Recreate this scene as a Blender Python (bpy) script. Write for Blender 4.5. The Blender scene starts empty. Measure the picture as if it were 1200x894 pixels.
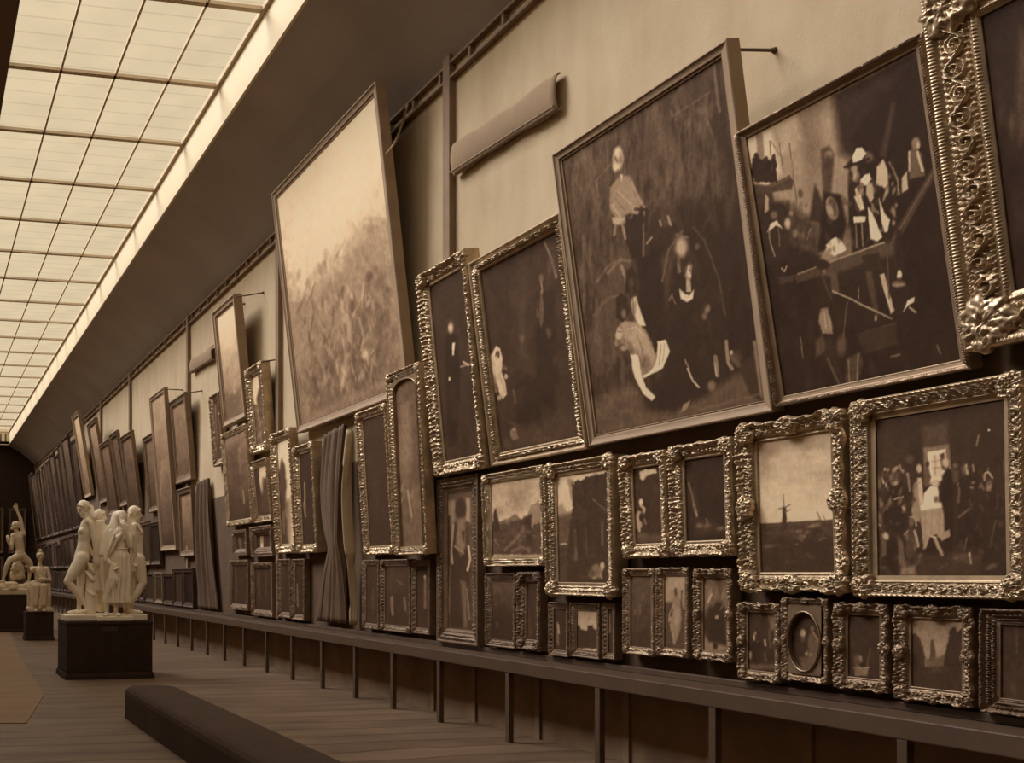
SUN_E, DOME_E, EXPO = 5.0, 1.9, 0.0
import bpy, math, random
import numpy as np
from mathutils import Vector, Matrix
SC = bpy.context.scene
COL = SC.collection
PI = math.pi
# ------------------------------------------------------------------ camera geometry (photo taken as 1200x894)
F, PX, PY, HC = 1175.0, 150.0, 672.0, 1.55
VX = -90.0
TH = math.atan((PX - VX) / F)
ST, CT = math.sin(TH), math.cos(TH)
WALL = 5.69          # x of right wall face
def ray(x, y):
    u, v = (x - PX) / F, (PY - y) / F
    return ST + u * CT, CT - u * ST, v
def on_x(x, y, X):
    dx, dy, dz = ray(x, y); t = X / dx
    return Vector((X, t * dy, HC + t * dz))
def on_y(x, y, Y):
    dx, dy, dz = ray(x, y); t = Y / dy
    return Vector((t * dx, Y, HC + t * dz))
def on_z(x, y, z=0.0):
    dx, dy, dz = ray(x, y); t = (z - HC) / dz
    return Vector((t * dx, t * dy, z))
def project(P):
    P = np.asarray(P, float)
    Z = P[..., 0] * ST + P[..., 1] * CT
    r = P[..., 0] * CT - P[..., 1] * ST
    return PX + F * r / Z, PY - F * (P[..., 2] - HC) / Z
def depth(X, Y): return X * ST + Y * CT

# ------------------------------------------------------------------ objects
def tag(o, label=None, cat=None, group=None, kind=None):
    if label: o['label'] = label
    if cat: o['category'] = cat
    if group: o['group'] = group
    if kind: o['kind'] = kind
    return o
def empty(name, loc=(0, 0, 0)):
    o = bpy.data.objects.new(name, None); COL.objects.link(o); o.location = loc
    o.empty_display_size = 0.1
    return o
def link(name, me, m, parent=None, smooth=False):
    me.materials.append(m)
    if smooth:
        me.polygons.foreach_set('use_smooth', np.ones(len(me.polygons), bool))
    o = bpy.data.objects.new(name, me); COL.objects.link(o)
    if parent is not None: o.parent = parent
    return o
def quadmesh(name, V, Q):
    """V (n,3) array, Q (m,4) array of quads"""
    V = np.asarray(V, np.float32); Q = np.asarray(Q, np.int32)
    me = bpy.data.meshes.new(name)
    me.vertices.add(len(V)); me.vertices.foreach_set('co', V.ravel())
    me.loops.add(Q.size); me.loops.foreach_set('vertex_index', Q.ravel())
    me.polygons.add(len(Q)); me.polygons.foreach_set('loop_start', np.arange(0, Q.size, 4, dtype=np.int32))
    try: me.polygons.foreach_set('loop_total', np.full(len(Q), 4, np.int32))
    except Exception: pass
    me.update(calc_edges=True); me.validate()
    return me
def gridq(nu, nv, base=0, flip=False):
    """quads of a grid with nu rows (i) and nv columns (j), index i*nv+j"""
    i = np.arange(nu - 1)[:, None]; j = np.arange(nv - 1)[None, :]
    a = base + i * nv + j
    q = np.stack([a, a + 1, a + nv + 1, a + nv], -1).reshape(-1, 4)
    return q[:, ::-1] if flip else q
class MB:
    def __init__(s): s.v = []; s.f = []
    def add(s, vs, fs):
        b = len(s.v); s.v.extend([tuple(p) for p in vs]); s.f.extend([tuple(b + i for i in f) for f in fs]); return s
    def box(s, lo, hi, rot=None, at=None):
        x0, y0, z0 = lo; x1, y1, z1 = hi
        vs = [Vector(p) for p in ((x0,y0,z0),(x1,y0,z0),(x1,y1,z0),(x0,y1,z0),(x0,y0,z1),(x1,y0,z1),(x1,y1,z1),(x0,y1,z1))]
        if rot is not None: vs = [rot @ v for v in vs]
        if at is not None: vs = [v + Vector(at) for v in vs]
        return s.add(vs, [(0,3,2,1),(4,5,6,7),(0,1,5,4),(1,2,6,5),(2,3,7,6),(3,0,4,7)])
    def tube(s, p0, p1, r0, r1=None, n=10):
        r1 = r0 if r1 is None else r1
        p0, p1 = Vector(p0), Vector(p1); d = (p1 - p0).normalized()
        a = d.orthogonal().normalized(); b = d.cross(a)
        vs = []
        for p, r in ((p0, r0), (p1, r1)):
            for k in range(n):
                t = 2 * PI * k / n; vs.append(p + a * r * math.cos(t) + b * r * math.sin(t))
        fs = [(k, (k + 1) % n, n + (k + 1) % n, n + k) for k in range(n)] + [tuple(range(n))[::-1], tuple(range(n, 2 * n))]
        return s.add(vs, fs)
    def path(s, pts, r, n=8):
        for a, b in zip(pts[:-1], pts[1:]): s.tube(a, b, r, r, n)
        return s
    def capsule(s, p0, p1, r0, r1, n=12, sx=1.0):
        p0, p1 = Vector(p0), Vector(p1); d = p1 - p0
        L = d.length
        d = d / L if L > 1e-6 else Vector((0, 0, 1))
        a = d.orthogonal().normalized(); b = d.cross(a)
        prof = [(-r0, .0)] + [(-r0 * math.cos(t), r0 * math.sin(t)) for t in (PI/8, PI/4, 3*PI/8, PI/2)]
        prof += [(L + r1 * math.cos(t), r1 * math.sin(t)) for t in (PI/2, 3*PI/8, PI/4, PI/8)] + [(L + r1, 0.)]
        vs = [p0 + d * prof[0][0]]
        for h, r in prof[1:-1]:
            for k in range(n):
                t = 2 * PI * k / n; vs.append(p0 + d * h + a * r * math.cos(t) + b * r * math.sin(t))
        vs.append(p0 + d * prof[-1][0]); m = len(prof) - 2; last = len(vs) - 1
        fs = [(0, 1 + (k + 1) % n, 1 + k) for k in range(n)]
        for i in range(m - 1):
            for k in range(n):
                k2 = (k + 1) % n; fs.append((1 + i*n + k, 1 + i*n + k2, 1 + (i+1)*n + k2, 1 + (i+1)*n + k))
        fs += [(last, 1 + (m-1)*n + k, 1 + (m-1)*n + (k + 1) % n) for k in range(n)]
        return s.add(vs, fs)
    def ell(s, c, r, rot=None, n=16, m=10):
        c = Vector(c); vs = []
        for i in range(m + 1):
            p = PI * i / m
            for k in range(n):
                t = 2 * PI * k / n
                v = Vector((r[0]*math.sin(p)*math.cos(t), r[1]*math.sin(p)*math.sin(t), -r[2]*math.cos(p)))
                if rot is not None: v = rot @ v
                vs.append(c + v)
        fs = []
        for i in range(m):
            for k in range(n):
                k2 = (k + 1) % n; fs.append((i*n+k, i*n+k2, (i+1)*n+k2, (i+1)*n+k))
        return s.add(vs, fs)
    def build(s, name, m, parent=None, smooth=False, bevel=0):
        me = bpy.data.meshes.new(name); me.from_pydata(s.v, [], s.f); me.update()
        o = link(name, me, m, parent, smooth)
        if bevel:
            b = o.modifiers.new('bevel', 'BEVEL'); b.width = bevel; b.segments = 2; b.limit_method = 'ANGLE'
        return o
def R3(rx=0, ry=0, rz=0):
    return Matrix.Rotation(rz, 3, 'Z') @ Matrix.Rotation(ry, 3, 'Y') @ Matrix.Rotation(rx, 3, 'X')

# ------------------------------------------------------------------ tones and materials (the print is sepia throughout)
def lin(c): return tuple(((v/255/12.92) if v/255 <= .04045 else ((v/255 + .055)/1.055)**2.4) for v in c)
RT = np.array([0, .2, .4, .6, .8, 1.0])
RC = np.array([lin(c) for c in ((52, 36, 27), (77, 58, 44), (110, 88, 69), (146, 122, 98), (183, 160, 130), (216, 199, 168))])
def sepia(t):
    t = np.asarray(t, float)
    return np.stack([np.interp(t, RT, RC[:, k]) for k in range(3)], -1)
def sep(t, k=1.0):
    c = sepia(t) * k; return (float(c[0]), float(c[1]), float(c[2]), 1)
MATS = {}
def mat(name, tone, rough=.7, metal=0, k=1.0, var=.0, vs=3.0, stretch=(1, 1, 1), bump=0, bs=40, spec=.3, rgb=None):
    if name in MATS: return MATS[name]
    m = bpy.data.materials.new(name); m.use_nodes = True; n = m.node_tree.nodes; l = m.node_tree.links
    b = n['Principled BSDF']; b.inputs['Roughness'].default_value = rough; b.inputs['Metallic'].default_value = metal
    b.inputs['Specular IOR Level'].default_value = spec
    c = (*rgb, 1) if rgb else sep(tone, k); b.inputs['Base Color'].default_value = c
    if var or bump:
        tc = n.new('ShaderNodeTexCoord'); mp = n.new('ShaderNodeMapping'); mp.inputs['Scale'].default_value = stretch
        l.new(tc.outputs['Object'], mp.inputs['Vector'])
    if var:
        ns = n.new('ShaderNodeTexNoise'); ns.inputs['Scale'].default_value = vs; ns.inputs['Detail'].default_value = 6
        l.new(mp.outputs[0], ns.inputs['Vector'])
        mr = n.new('ShaderNodeMapRange'); mr.inputs[1].default_value = .25; mr.inputs[2].default_value = .75
        mr.inputs[3].default_value = 1 - var; mr.inputs[4].default_value = 1 + var
        l.new(ns.outputs['Fac'], mr.inputs[0])
        vm = n.new('ShaderNodeVectorMath'); vm.operation = 'SCALE'; vm.inputs[0].default_value = c[:3]
        l.new(mr.outputs[0], vm.inputs['Scale']); l.new(vm.outputs[0], b.inputs['Base Color'])
    if bump:
        nb = n.new('ShaderNodeTexNoise'); nb.inputs['Scale'].default_value = bs; nb.inputs['Detail'].default_value = 4
        l.new(mp.outputs[0], nb.inputs['Vector'])
        bp = n.new('ShaderNodeBump'); bp.inputs['Strength'].default_value = bump; bp.inputs['Distance'].default_value = .01
        l.new(nb.outputs['Fac'], bp.inputs['Height']); l.new(bp.outputs[0], b.inputs['Normal'])
    MATS[name] = m; return m
def paint_material():
    m = bpy.data.materials.new('oil_paint'); m.use_nodes = True; n = m.node_tree.nodes; l = m.node_tree.links
    b = n['Principled BSDF']; b.inputs['Roughness'].default_value = .55; b.inputs['Specular IOR Level'].default_value = .10
    a = n.new('ShaderNodeAttribute'); a.attribute_name = 'paint'; l.new(a.outputs['Color'], b.inputs['Base Color'])
    return m
M_PAINT = paint_material()
GILT = mat('aged_gilt', .76, rough=.36, metal=.55, k=1.2, var=.25, vs=9, spec=.5)
GILT2 = mat('dull_gilt', .58, rough=.42, metal=.45, k=1.15, var=.2, vs=9, spec=.4)
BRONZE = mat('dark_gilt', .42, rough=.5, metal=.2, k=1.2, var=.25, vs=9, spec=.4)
WOODF = mat('plain_frame_wood', .62, rough=.6, k=1.1, var=.12, vs=4)
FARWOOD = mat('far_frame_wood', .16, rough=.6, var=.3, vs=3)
BACK = mat('frame_back', .35, rough=.9)
IRON = mat('iron_rod', .3, rough=.6)
MARBLE = mat('plaster_marble', .98, rough=.55, rgb=(.86, .755, .585), var=.06, vs=6, spec=.3)
DARKCLOTH = mat('dark_cloth', .02, rough=.95, var=.2, vs=6)
# ------------------------------------------------------------------ the hall
Y0, Y1 = -3.0, 52.0
CX = 1.02                     # middle of the hall
LW = 2 * CX - WALL            # left wall face
ZT = 7.17                     # wall top
FX, FZ0, FZ1 = 4.3, 8.13, 8.78   # skylight well: side, bottom edge, glass level
ZS0, ZS1 = 0.4, 51.2          # skylight from/to along the hall
def wall_material():
    m = bpy.data.materials.new('wall_cloth'); m.use_nodes = True; n = m.node_tree.nodes; l = m.node_tree.links
    b = n['Principled BSDF']; b.inputs['Roughness'].default_value = .9; b.inputs['Specular IOR Level'].default_value = .15
    tc = n.new('ShaderNodeTexCoord')
    a = n.new('ShaderNodeTexNoise'); a.inputs['Scale'].default_value = .9; a.inputs['Detail'].default_value = 8; a.inputs['Roughness'].default_value = .65
    mp = n.new('ShaderNodeMapping'); mp.inputs['Scale'].default_value = (1, 1.6, .5)
    s = n.new('ShaderNodeTexNoise'); s.inputs['Scale'].default_value = 2.2; s.inputs['Detail'].default_value = 5
    l.new(tc.outputs['Object'], a.inputs['Vector']); l.new(tc.outputs['Object'], mp.inputs[0]); l.new(mp.outputs[0], s.inputs['Vector'])
    ad = n.new('ShaderNodeMath'); ad.operation = 'ADD'; l.new(a.outputs['Fac'], ad.inputs[0]); l.new(s.outputs['Fac'], ad.inputs[1])
    mr = n.new('ShaderNodeMapRange'); mr.inputs[1].default_value = .6; mr.inputs[2].default_value = 1.4
    l.new(ad.outputs[0], mr.inputs[0])
    mx = n.new('ShaderNodeMix'); mx.data_type = 'RGBA'; l.new(mr.outputs[0], mx.inputs['Factor'])
    mx.inputs['A'].default_value = sep(.78, 1.0); mx.inputs['B'].default_value = sep(.92, 1.0)
    l.new(mx.outputs['Result'], b.inputs['Base Color'])
    fine = n.new('ShaderNodeTexNoise'); fine.inputs['Scale'].default_value = 60; l.new(tc.outputs['Object'], fine.inputs['Vector'])
    bp = n.new('ShaderNodeBump'); bp.inputs['Strength'].default_value = .15; bp.inputs['Distance'].default_value = .01
    l.new(fine.outputs['Fac'], bp.inputs['Height']); l.new(bp.outputs[0], b.inputs['Normal'])
    return m
M_WALL = wall_material()
M_COVE = mat('cove_plaster', .78, rgb=(.42, .365, .325), rough=.9, var=.12, vs=.8)
M_WHITE = mat('white_paint', 1.0, rough=.6, k=1.05)
M_DARKWALL = mat('dark_cloth_and_shade', .32, rough=.95, var=.2, vs=3)
M_POST = mat('batten_wood', .55, rough=.75, var=.12, vs=5)
M_RAIL = mat('rail_wood', .24, rough=.5, var=.15, vs=5, spec=.5)
def floor_material():
    m = bpy.data.materials.new('floor_boards'); m.use_nodes = True; n = m.node_tree.nodes; l = m.node_tree.links
    b = n['Principled BSDF']; b.inputs['Roughness'].default_value = .62; b.inputs['Specular IOR Level'].default_value = .25
    tc = n.new('ShaderNodeTexCoord'); sp = n.new('ShaderNodeSeparateXYZ'); l.new(tc.outputs['Object'], sp.inputs[0])
    # boards run across the hall, .32 m wide, edges slightly wavy
    nz = n.new('ShaderNodeTexNoise'); nz.inputs['Scale'].default_value = .5; nz.inputs['Detail'].default_value = 2
    l.new(tc.outputs['Object'], nz.inputs['Vector'])
    w = n.new('ShaderNodeMath'); w.operation = 'MULTIPLY_ADD'; l.new(nz.outputs['Fac'], w.inputs[0]); w.inputs[1].default_value = .5; l.new(sp.outputs['Y'], w.inputs[2])
    d = n.new('ShaderNodeMath'); d.operation = 'DIVIDE'; l.new(w.outputs[0], d.inputs[0]); d.inputs[1].default_value = .42
    fr = n.new('ShaderNodeMath'); fr.operation = 'FRACT'; l.new(d.outputs[0], fr.inputs[0])
    fl = n.new('ShaderNodeMath'); fl.operation = 'FLOOR'; l.new(d.outputs[0], fl.inputs[0])
    ln = n.new('ShaderNodeMath'); ln.operation = 'LESS_THAN'; l.new(fr.outputs[0], ln.inputs[0]); ln.inputs[1].default_value = .09
    wn = n.new('ShaderNodeTexWhiteNoise'); wn.noise_dimensions = '1D'; l.new(fl.outputs[0], wn.inputs['W'])
    g = n.new('ShaderNodeTexNoise'); g.inputs['Scale'].default_value = 1.3; g.inputs['Detail'].default_value = 7
    mp = n.new('ShaderNodeMapping'); mp.inputs['Scale'].default_value = (.8, 2.2, 1); l.new(tc.outputs['Object'], mp.inputs[0]); l.new(mp.outputs[0], g.inputs['Vector'])
    t = n.new('ShaderNodeMath'); t.operation = 'MULTIPLY_ADD'; l.new(wn.outputs['Value'], t.inputs[0]); t.inputs[1].default_value = .25; l.new(g.outputs['Fac'], t.inputs[2])
    mr = n.new('ShaderNodeMapRange'); mr.inputs[1].default_value = .35; mr.inputs[2].default_value = .95; l.new(t.outputs[0], mr.inputs[0])
    mx = n.new('ShaderNodeMix'); mx.data_type = 'RGBA'; l.new(mr.outputs[0], mx.inputs['Factor'])
    mx.inputs['A'].default_value = sep(.30); mx.inputs['B'].default_value = sep(.50)
    m2 = n.new('ShaderNodeMix'); m2.data_type = 'RGBA'; l.new(mx.outputs['Result'], m2.inputs['A']); m2.inputs['B'].default_value = sep(.12)
    q = n.new('ShaderNodeMath'); q.operation = 'MULTIPLY'; l.new(ln.outputs[0], q.inputs[0]); q.inputs[1].default_value = .75
    l.new(q.outputs[0], m2.inputs['Factor']); l.new(m2.outputs['Result'], b.inputs['Base Color'])
    return m
M_FLOOR = floor_material()
def struct(o): o['kind'] = 'structure'; return o
struct(MB().box((LW - .3, Y0 - .3, -.2), (WALL + .3, Y1 + .3, 0)).build('floor', M_FLOOR))
struct(MB().box((WALL, Y0 - .3, 0), (WALL + .25, Y1 + .3, ZT)).build('wall_right', M_WALL))
struct(MB().box((LW - .25, Y0 - .3, 0), (LW, Y1 + .3, ZT)).build('wall_left', M_WALL))
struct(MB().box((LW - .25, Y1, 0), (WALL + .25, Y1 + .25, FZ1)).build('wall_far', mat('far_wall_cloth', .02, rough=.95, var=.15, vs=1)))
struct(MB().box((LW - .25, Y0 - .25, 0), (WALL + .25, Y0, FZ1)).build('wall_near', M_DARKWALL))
# coved ceiling: curved slope from each wall top up to the skylight well, solid, with flat end bays
def cove():
    mb = MB(); n = 10; prof = []
    for i in range(n + 1):
        t = i / n
        x = WALL + (FX - WALL) * t; z = ZT + (FZ0 - ZT) * t + .10 * math.sin(PI * t)
        prof.append((x, z))
    for sgn in (1, -1):
        P = [(CX + sgn * (x - CX), z) for x, z in prof]
        top = [(x, z + .14) for x, z in P]
        ring = P + top[::-1]; k = len(ring)
        vs = [(x, Y0 - .3, z) for x, z in ring] + [(x, Y1 + .3, z) for x, z in ring]
        fs = [(i, (i + 1) % k, k + (i + 1) % k, k + i) for i in range(k)]
        fs += [tuple(range(k)), tuple(range(k, 2 * k))[::-1]]
        mb.add(vs, fs)
    mb.box((2*CX - FX, Y0 - .3, FZ0), (FX, ZS0, FZ0 + .14)); mb.box((2*CX - FX, ZS1, FZ0), (FX, Y1 + .3, FZ0 + .14))
    return mb
struct(cove().build('ceiling', M_COVE))
# white boarded sides of the skylight well
well = MB()
for sgn in (1, -1):
    x = CX + sgn * (FX - CX)
    well.box((min(x - sgn*.014, x + sgn*.05), ZS0, FZ0 - .012), (max(x - sgn*.014, x + sgn*.05), ZS1, FZ1 + .1))
well.box((2*CX - FX, ZS0 - .06, FZ0 - .03), (FX, ZS0, FZ1 + .1)); well.box((2*CX - FX, ZS1, FZ0 - .03), (FX, ZS1 + .06, FZ1 + .1))
o = struct(well.build('trim_1', M_WHITE))
# louvre slots at the far end of the well
sl = MB()
for k in range(26): sl.box((2*CX - FX + .2 + k*.245, ZS1 - .02, FZ0 + .12), (2*CX - FX + .28 + k*.245, ZS1 - .004, FZ0 + .5))
struct(sl.build('trim_2', BACK))
# middle beam of the skylight
struct(MB().box((CX - .14, ZS0, FZ1 - .22), (CX + .14, ZS1, FZ1 + .1)).build('trim_3', mat('beam_wood', .35, rough=.8)))
def glass_material():
    m = bpy.data.materials.new('ground_glass'); m.use_nodes = True; n = m.node_tree.nodes; l = m.node_tree.links
    n.remove(n['Principled BSDF']); out = n['Material Output']
    tc = n.new('ShaderNodeTexCoord'); sp = n.new('ShaderNodeSeparateXYZ'); l.new(tc.outputs['Object'], sp.inputs[0])
    d = n.new('ShaderNodeMath'); d.operation = 'DIVIDE'; l.new(sp.outputs['Y'], d.inputs[0]); d.inputs[1].default_value = .39
    fr = n.new('ShaderNodeMath'); fr.operation = 'FRACT'; l.new(d.outputs[0], fr.inputs[0])
    ln = n.new('ShaderNodeMath'); ln.operation = 'LESS_THAN'; l.new(fr.outputs[0], ln.inputs[0]); ln.inputs[1].default_value = .07
    ns = n.new('ShaderNodeTexNoise'); ns.inputs['Scale'].default_value = 1.1; ns.inputs['Detail'].default_value = 5; l.new(tc.outputs['Object'], ns.inputs['Vector'])
    mr = n.new('ShaderNodeMapRange'); mr.inputs[1].default_value = .3; mr.inputs[2].default_value = .7; mr.inputs[3].default_value = .93; mr.inputs[4].default_value = 1.0
    l.new(ns.outputs['Fac'], mr.inputs[0])
    su = n.new('ShaderNodeMath'); su.operation = 'MULTIPLY_ADD'; l.new(ln.outputs[0], su.inputs[0]); su.inputs[1].default_value = -.09; l.new(mr.outputs[0], su.inputs[2])
    cb = n.new('ShaderNodeCombineColor')
    for k in range(3): l.new(su.outputs[0], cb.inputs[k])
    tr = n.new('ShaderNodeBsdfTransparent'); l.new(cb.outputs[0], tr.inputs['Color'])
    l.new(tr.outputs[0], out.inputs['Surface'])
    return m
M_GLASS = glass_material()
M_BAR = mat('glazing_bar_paint', .86, rough=.7)
bars_y = [14.26 - 2.05 * k for k in range(6, -1, -1)]
bars_y += [14.26 + 2.05 * k for k in range(1, 19)]
bars_y = [ZS0] + [y for y in bars_y if ZS0 + .5 < y < ZS1 - .5] + [ZS1]
for wi, sgn in ((1, 1), (2, -1)):
    w = struct(empty('window_%d' % wi, (CX + sgn * 1.7, 0, FZ1)))
    w['label'] = ('right' if sgn > 0 else 'left') + ' half of the long glazed skylight in the ceiling'
    X = lambda k: sgn * (.10 + .795 * k) if True else 0
    x0, xs = CX, [.12, .91, 1.70, 2.49, 3.28]
    ox = CX + sgn * 1.7
    for a, b in zip(bars_y[:-1], bars_y[1:]):
        for k in range(4):
            xa, xb = sorted((x0 + sgn * xs[k] - ox, x0 + sgn * xs[k + 1] - ox))
            mbp = MB().box((xa, 0, .0), (xb, b - a, .006))
            p = mbp.build('glass_pane', M_GLASS, w); p.location = (0, a, 0)
    for y in bars_y:
        xa, xb = sorted((x0 + sgn * xs[0] - ox, x0 + sgn * xs[4] - ox))
        MB().box((xa, y - .045, -.05), (xb, y + .045, -.005)).build('cross_bar', M_BAR, w)
    for k in range(1, 4):
        xa = x0 + sgn * xs[k] - ox
        MB().box((xa - .016, ZS0, -.05), (xa + .016, ZS1, -.004)).build('glazing_bar', M_BAR, w)
    xa = x0 + sgn * xs[4] - ox
    MB().box((xa - .07 if sgn > 0 else xa, ZS0, -.06), (xa if sgn > 0 else xa + .07, ZS1, -.003)).build('edge_bar', M_BAR, w)

# picture rail under the cove: two rods held by blocks
for sgn, X in ((1, WALL), (-1, LW)):
    r = MB(); s = -sgn
    for z in (ZT - .05, ZT - .21):
        r.box((min(X, X + s*.07), Y0, z - .015), (max(X, X + s*.07), Y1, z + .015))
    y = Y0 + .2
    while y < Y1:
        r.box((min(X, X + s*.06), y, ZT - .2), (max(X, X + s*.06), y + .04, ZT - .06)); y += .62
    struct(r.build('trim_%d' % (4 if sgn > 0 else 5), M_POST))
# wall posts
for k, x in enumerate([525, 326, 220, 152, 118, 97]):
    P = on_x(x, 400, WALL - .05)
    mbp = MB().box((WALL - .075, P.y - .07, .82), (WALL - .002, P.y + .07, ZT + .05 if k == 0 else ZT))
    struct(mbp.build('trim_%d' % (6 + k), M_POST))
# dado below the shelf
struct(MB().box((WALL - .03, Y0, 0), (WALL - .001, Y1, .72)).build('trim_12', mat('dado_cloth', .52, rough=.95, var=.2, vs=3)))
struct(MB().box((WALL - .012, Y0, .72), (WALL - .0005, Y1, 3.05)).box((WALL - .012, 21.0, 3.05), (WALL - .0005, Y1, 4.5)).build('trim_20', M_DARKWALL))  # dark cloth behind lower rows; far upper piece is shade put into the colour
for k, x in enumerate([508, 556, 631, 735, 834, 948, 1051]):
    P = on_x(x, 840, WALL - .04)
    struct(MB().box((WALL - .055, P.y - .035, 0), (WALL - .03, P.y + .035, .72)).build('trim_%d' % (13 + k), M_POST))
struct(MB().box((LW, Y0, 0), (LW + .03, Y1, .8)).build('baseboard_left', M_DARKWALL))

# long shelf / counter in front of the wall
sh = empty('picture_shelf', (5.45, 25, 0))
tag(sh, 'long dark wooden shelf on slim legs running under the lowest row of pictures', 'shelf')
def C(mb, name, m, parent, org, **k):
    mb.v = [(v[0] - org[0], v[1] - org[1], v[2] - org[2]) for v in mb.v]
    return mb.build(name, m, parent, **k)
org = (5.45, 25, 0)
C(MB().box((5.27, 1.5, .715), (WALL - .035, Y1 - .2, .75)), 'shelf_board', M_RAIL, sh, org, bevel=.006)
C(MB().box((5.25, 1.5, .64), (5.285, Y1 - .2, .757)), 'front_edge', M_RAIL, sh, org, bevel=.008)
C(MB().box((5.60, 1.5, .75), (WALL - .036, Y1 - .2, .80)), 'back_strip', M_RAIL, sh, org, bevel=.006)
legs = [on_x(x, 820, 5.28).y for x in (378, 417, 461, 516, 597, 703, 838)]
legs = sorted(legs)
y = legs[0]
while y > 3.0: y -= 1.35; legs.insert(0, y)
y = legs[-1]
while y < 49: y += 1.12; legs.append(y)
for y in legs:
    C(MB().box((5.255, y - .03, 0), (5.305, y + .03, .64)), 'leg', M_RAIL, sh, org, bevel=.004)

# rolled blind strips fixed to wall posts
def canvas_roll(x0, y0, x1, y1, h, label):
    A = on_x(x0, y0, WALL - .09); B = on_x(x1, y1, WALL - .09)
    n = 14; L = 24; ring = []
    hh = h
    for i in range(n + 1):
        t = i / n; a = -.2 + 3.9 * t
        ring.append((-.06 * math.sin(a) * (1 - .25*t), hh/2 * math.cos(a)))
    vs = []; fs = []
    for j in range(L + 1):
        s = j / L; P = A.lerp(B, s); g = 1 + .05 * math.sin(7 * s + 1) + .04 * math.sin(17 * s)
        for (dx, dz) in ring: vs.append(Vector((P.x + dx * g + .04, P.y, P.z + dz * g)) - A)
    k = n + 1
    for j in range(L):
        for i in range(n): fs.append((j*k+i, j*k+i+1, (j+1)*k+i+1, (j+1)*k+i))
    e = empty('rolled_blind', A); tag(e, label, 'blind', 'rolled blinds on the wall posts')
    o = MB().add(vs, fs).build('cloth', mat('blind_cloth', .62, rough=.9, var=.12, vs=3), e, smooth=True)
    sm = o.modifiers.new('solid', 'SOLIDIFY'); sm.thickness = .012
    d = B - A; MB().tube(Vector((-.02, 0, -hh*.42)), d + Vector((-.02, 0, -hh*.42)), .012).build('slat', M_POST, e)
    return e
canvas_roll(529, 187, 651, 106, .34, 'long pale rolled blind high on the wall beside the nearest post')
canvas_roll(223, 429, 248, 413, .30, 'short rolled blind beside the far wall post, left of the narrow sky picture')
# ------------------------------------------------------------------ value noise
def _h(ix, iy, s):
    n = (ix.astype(np.int64) * 374761393 + iy.astype(np.int64) * 668265263 + s * 144665) & 0x7fffffff
    n = ((n ^ (n >> 13)) * 1274126177) & 0x7fffffff
    return ((n ^ (n >> 16)) & 0xffff) / 65535.0
def vnoise(x, y, s=0):
    ix, iy = np.floor(x), np.floor(y); fx, fy = x - ix, y - iy
    fx = fx * fx * (3 - 2 * fx); fy = fy * fy * (3 - 2 * fy)
    a = _h(ix, iy, s); b = _h(ix + 1, iy, s); c = _h(ix, iy + 1, s); d = _h(ix + 1, iy + 1, s)
    return (a * (1 - fx) + b * fx) * (1 - fy) + (c * (1 - fx) + d * fx) * fy
def fbm(x, y, s=0, o=4):
    v = 0; a = .5; t = 0
    for k in range(o):
        v = v + a * vnoise(x * 2**k, y * 2**k, s + k * 17); t += a; a *= .55
    return v / t

# ------------------------------------------------------------------ carved relief, a and b in units of the moulding width
def rel_scroll(a, b):
    L = .78; k = np.floor(a / L); ac = (k + .5) * L; sd = np.where(k % 2 == 0, 1., -1.)
    dx = a - ac; dy = (b - .5 - sd * .04) * sd
    r = np.hypot(dx, dy); th = np.arctan2(dy, dx)
    sp = np.cos(2 * PI * (r / .17) - th) * np.exp(-(r / .36) ** 4)
    stem = np.exp(-((b - .5 - .30 * np.sin(PI * a / L)) / .05) ** 2)
    lf = np.clip(np.cos(2 * PI * a / .195 + 5 * b) * np.cos(2 * PI * b / .28), 0, 1) * np.clip((np.abs(b - .5) - .22) * 6, 0, 1)
    nz = vnoise(a * 11, b * 11, 3) - .5
    return np.clip(np.maximum(np.maximum(np.clip(sp, 0, 1), stem), .9 * lf), 0, 1) * (np.clip(b * 9, 0, 1) * np.clip((1 - b) * 9, 0, 1)) + .35 * nz
def rel_rough(a, b):
    L = 1.1
    n = fbm(a * 6.5, b * 6.5, 5, 3); n = 1 - np.abs(2 * n - 1) * 2.3
    k = np.clip(np.cos(2 * PI * a / .42 + 7 * np.abs(b - .5)) + .2, 0, 1)
    return np.clip(.75 * np.clip(n, 0, 1) + .55 * k * np.clip(vnoise(a * 5, b * 3, 9) * 1.6 - .3, 0, 1), 0, 1.2)
def rel_leaf(a, b):
    t = (a / .30 + .9 * (b - .5)) % 1.0
    u = ((-a) / .30 + .9 * (b - .5)) % 1.0
    return np.clip(1 - np.abs(np.minimum(t, u) - .5) * 3.2, 0, 1) * np.clip(b * 8, 0, 1) * np.clip((1 - b) * 8, 0, 1)
def rel_band(a, b):       # s-scroll running band
    w = np.sin(2 * PI * a / .62)
    s1 = np.exp(-((b - .5 - .22 * w) / .09) ** 2)
    d = np.hypot((a % .31) - .155, (b - .5 + .2 * np.sign(w)) * 1.0)
    s2 = np.exp(-(d / .10) ** 2)
    return np.clip(s1 + s2 + .3 * (vnoise(a * 12, b * 12, 2) - .5), 0, 1.1)
def rel_bead(a, b):
    return np.sqrt(np.clip(1 - ((a % .12) / .06 - 1) ** 2, 0, 1)) * np.sqrt(np.clip(1 - (2 * b - 1) ** 2, 0, 1))
def rel_rope(a, b):
    return np.abs(np.sin(PI * (a / .16 + b)))
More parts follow.
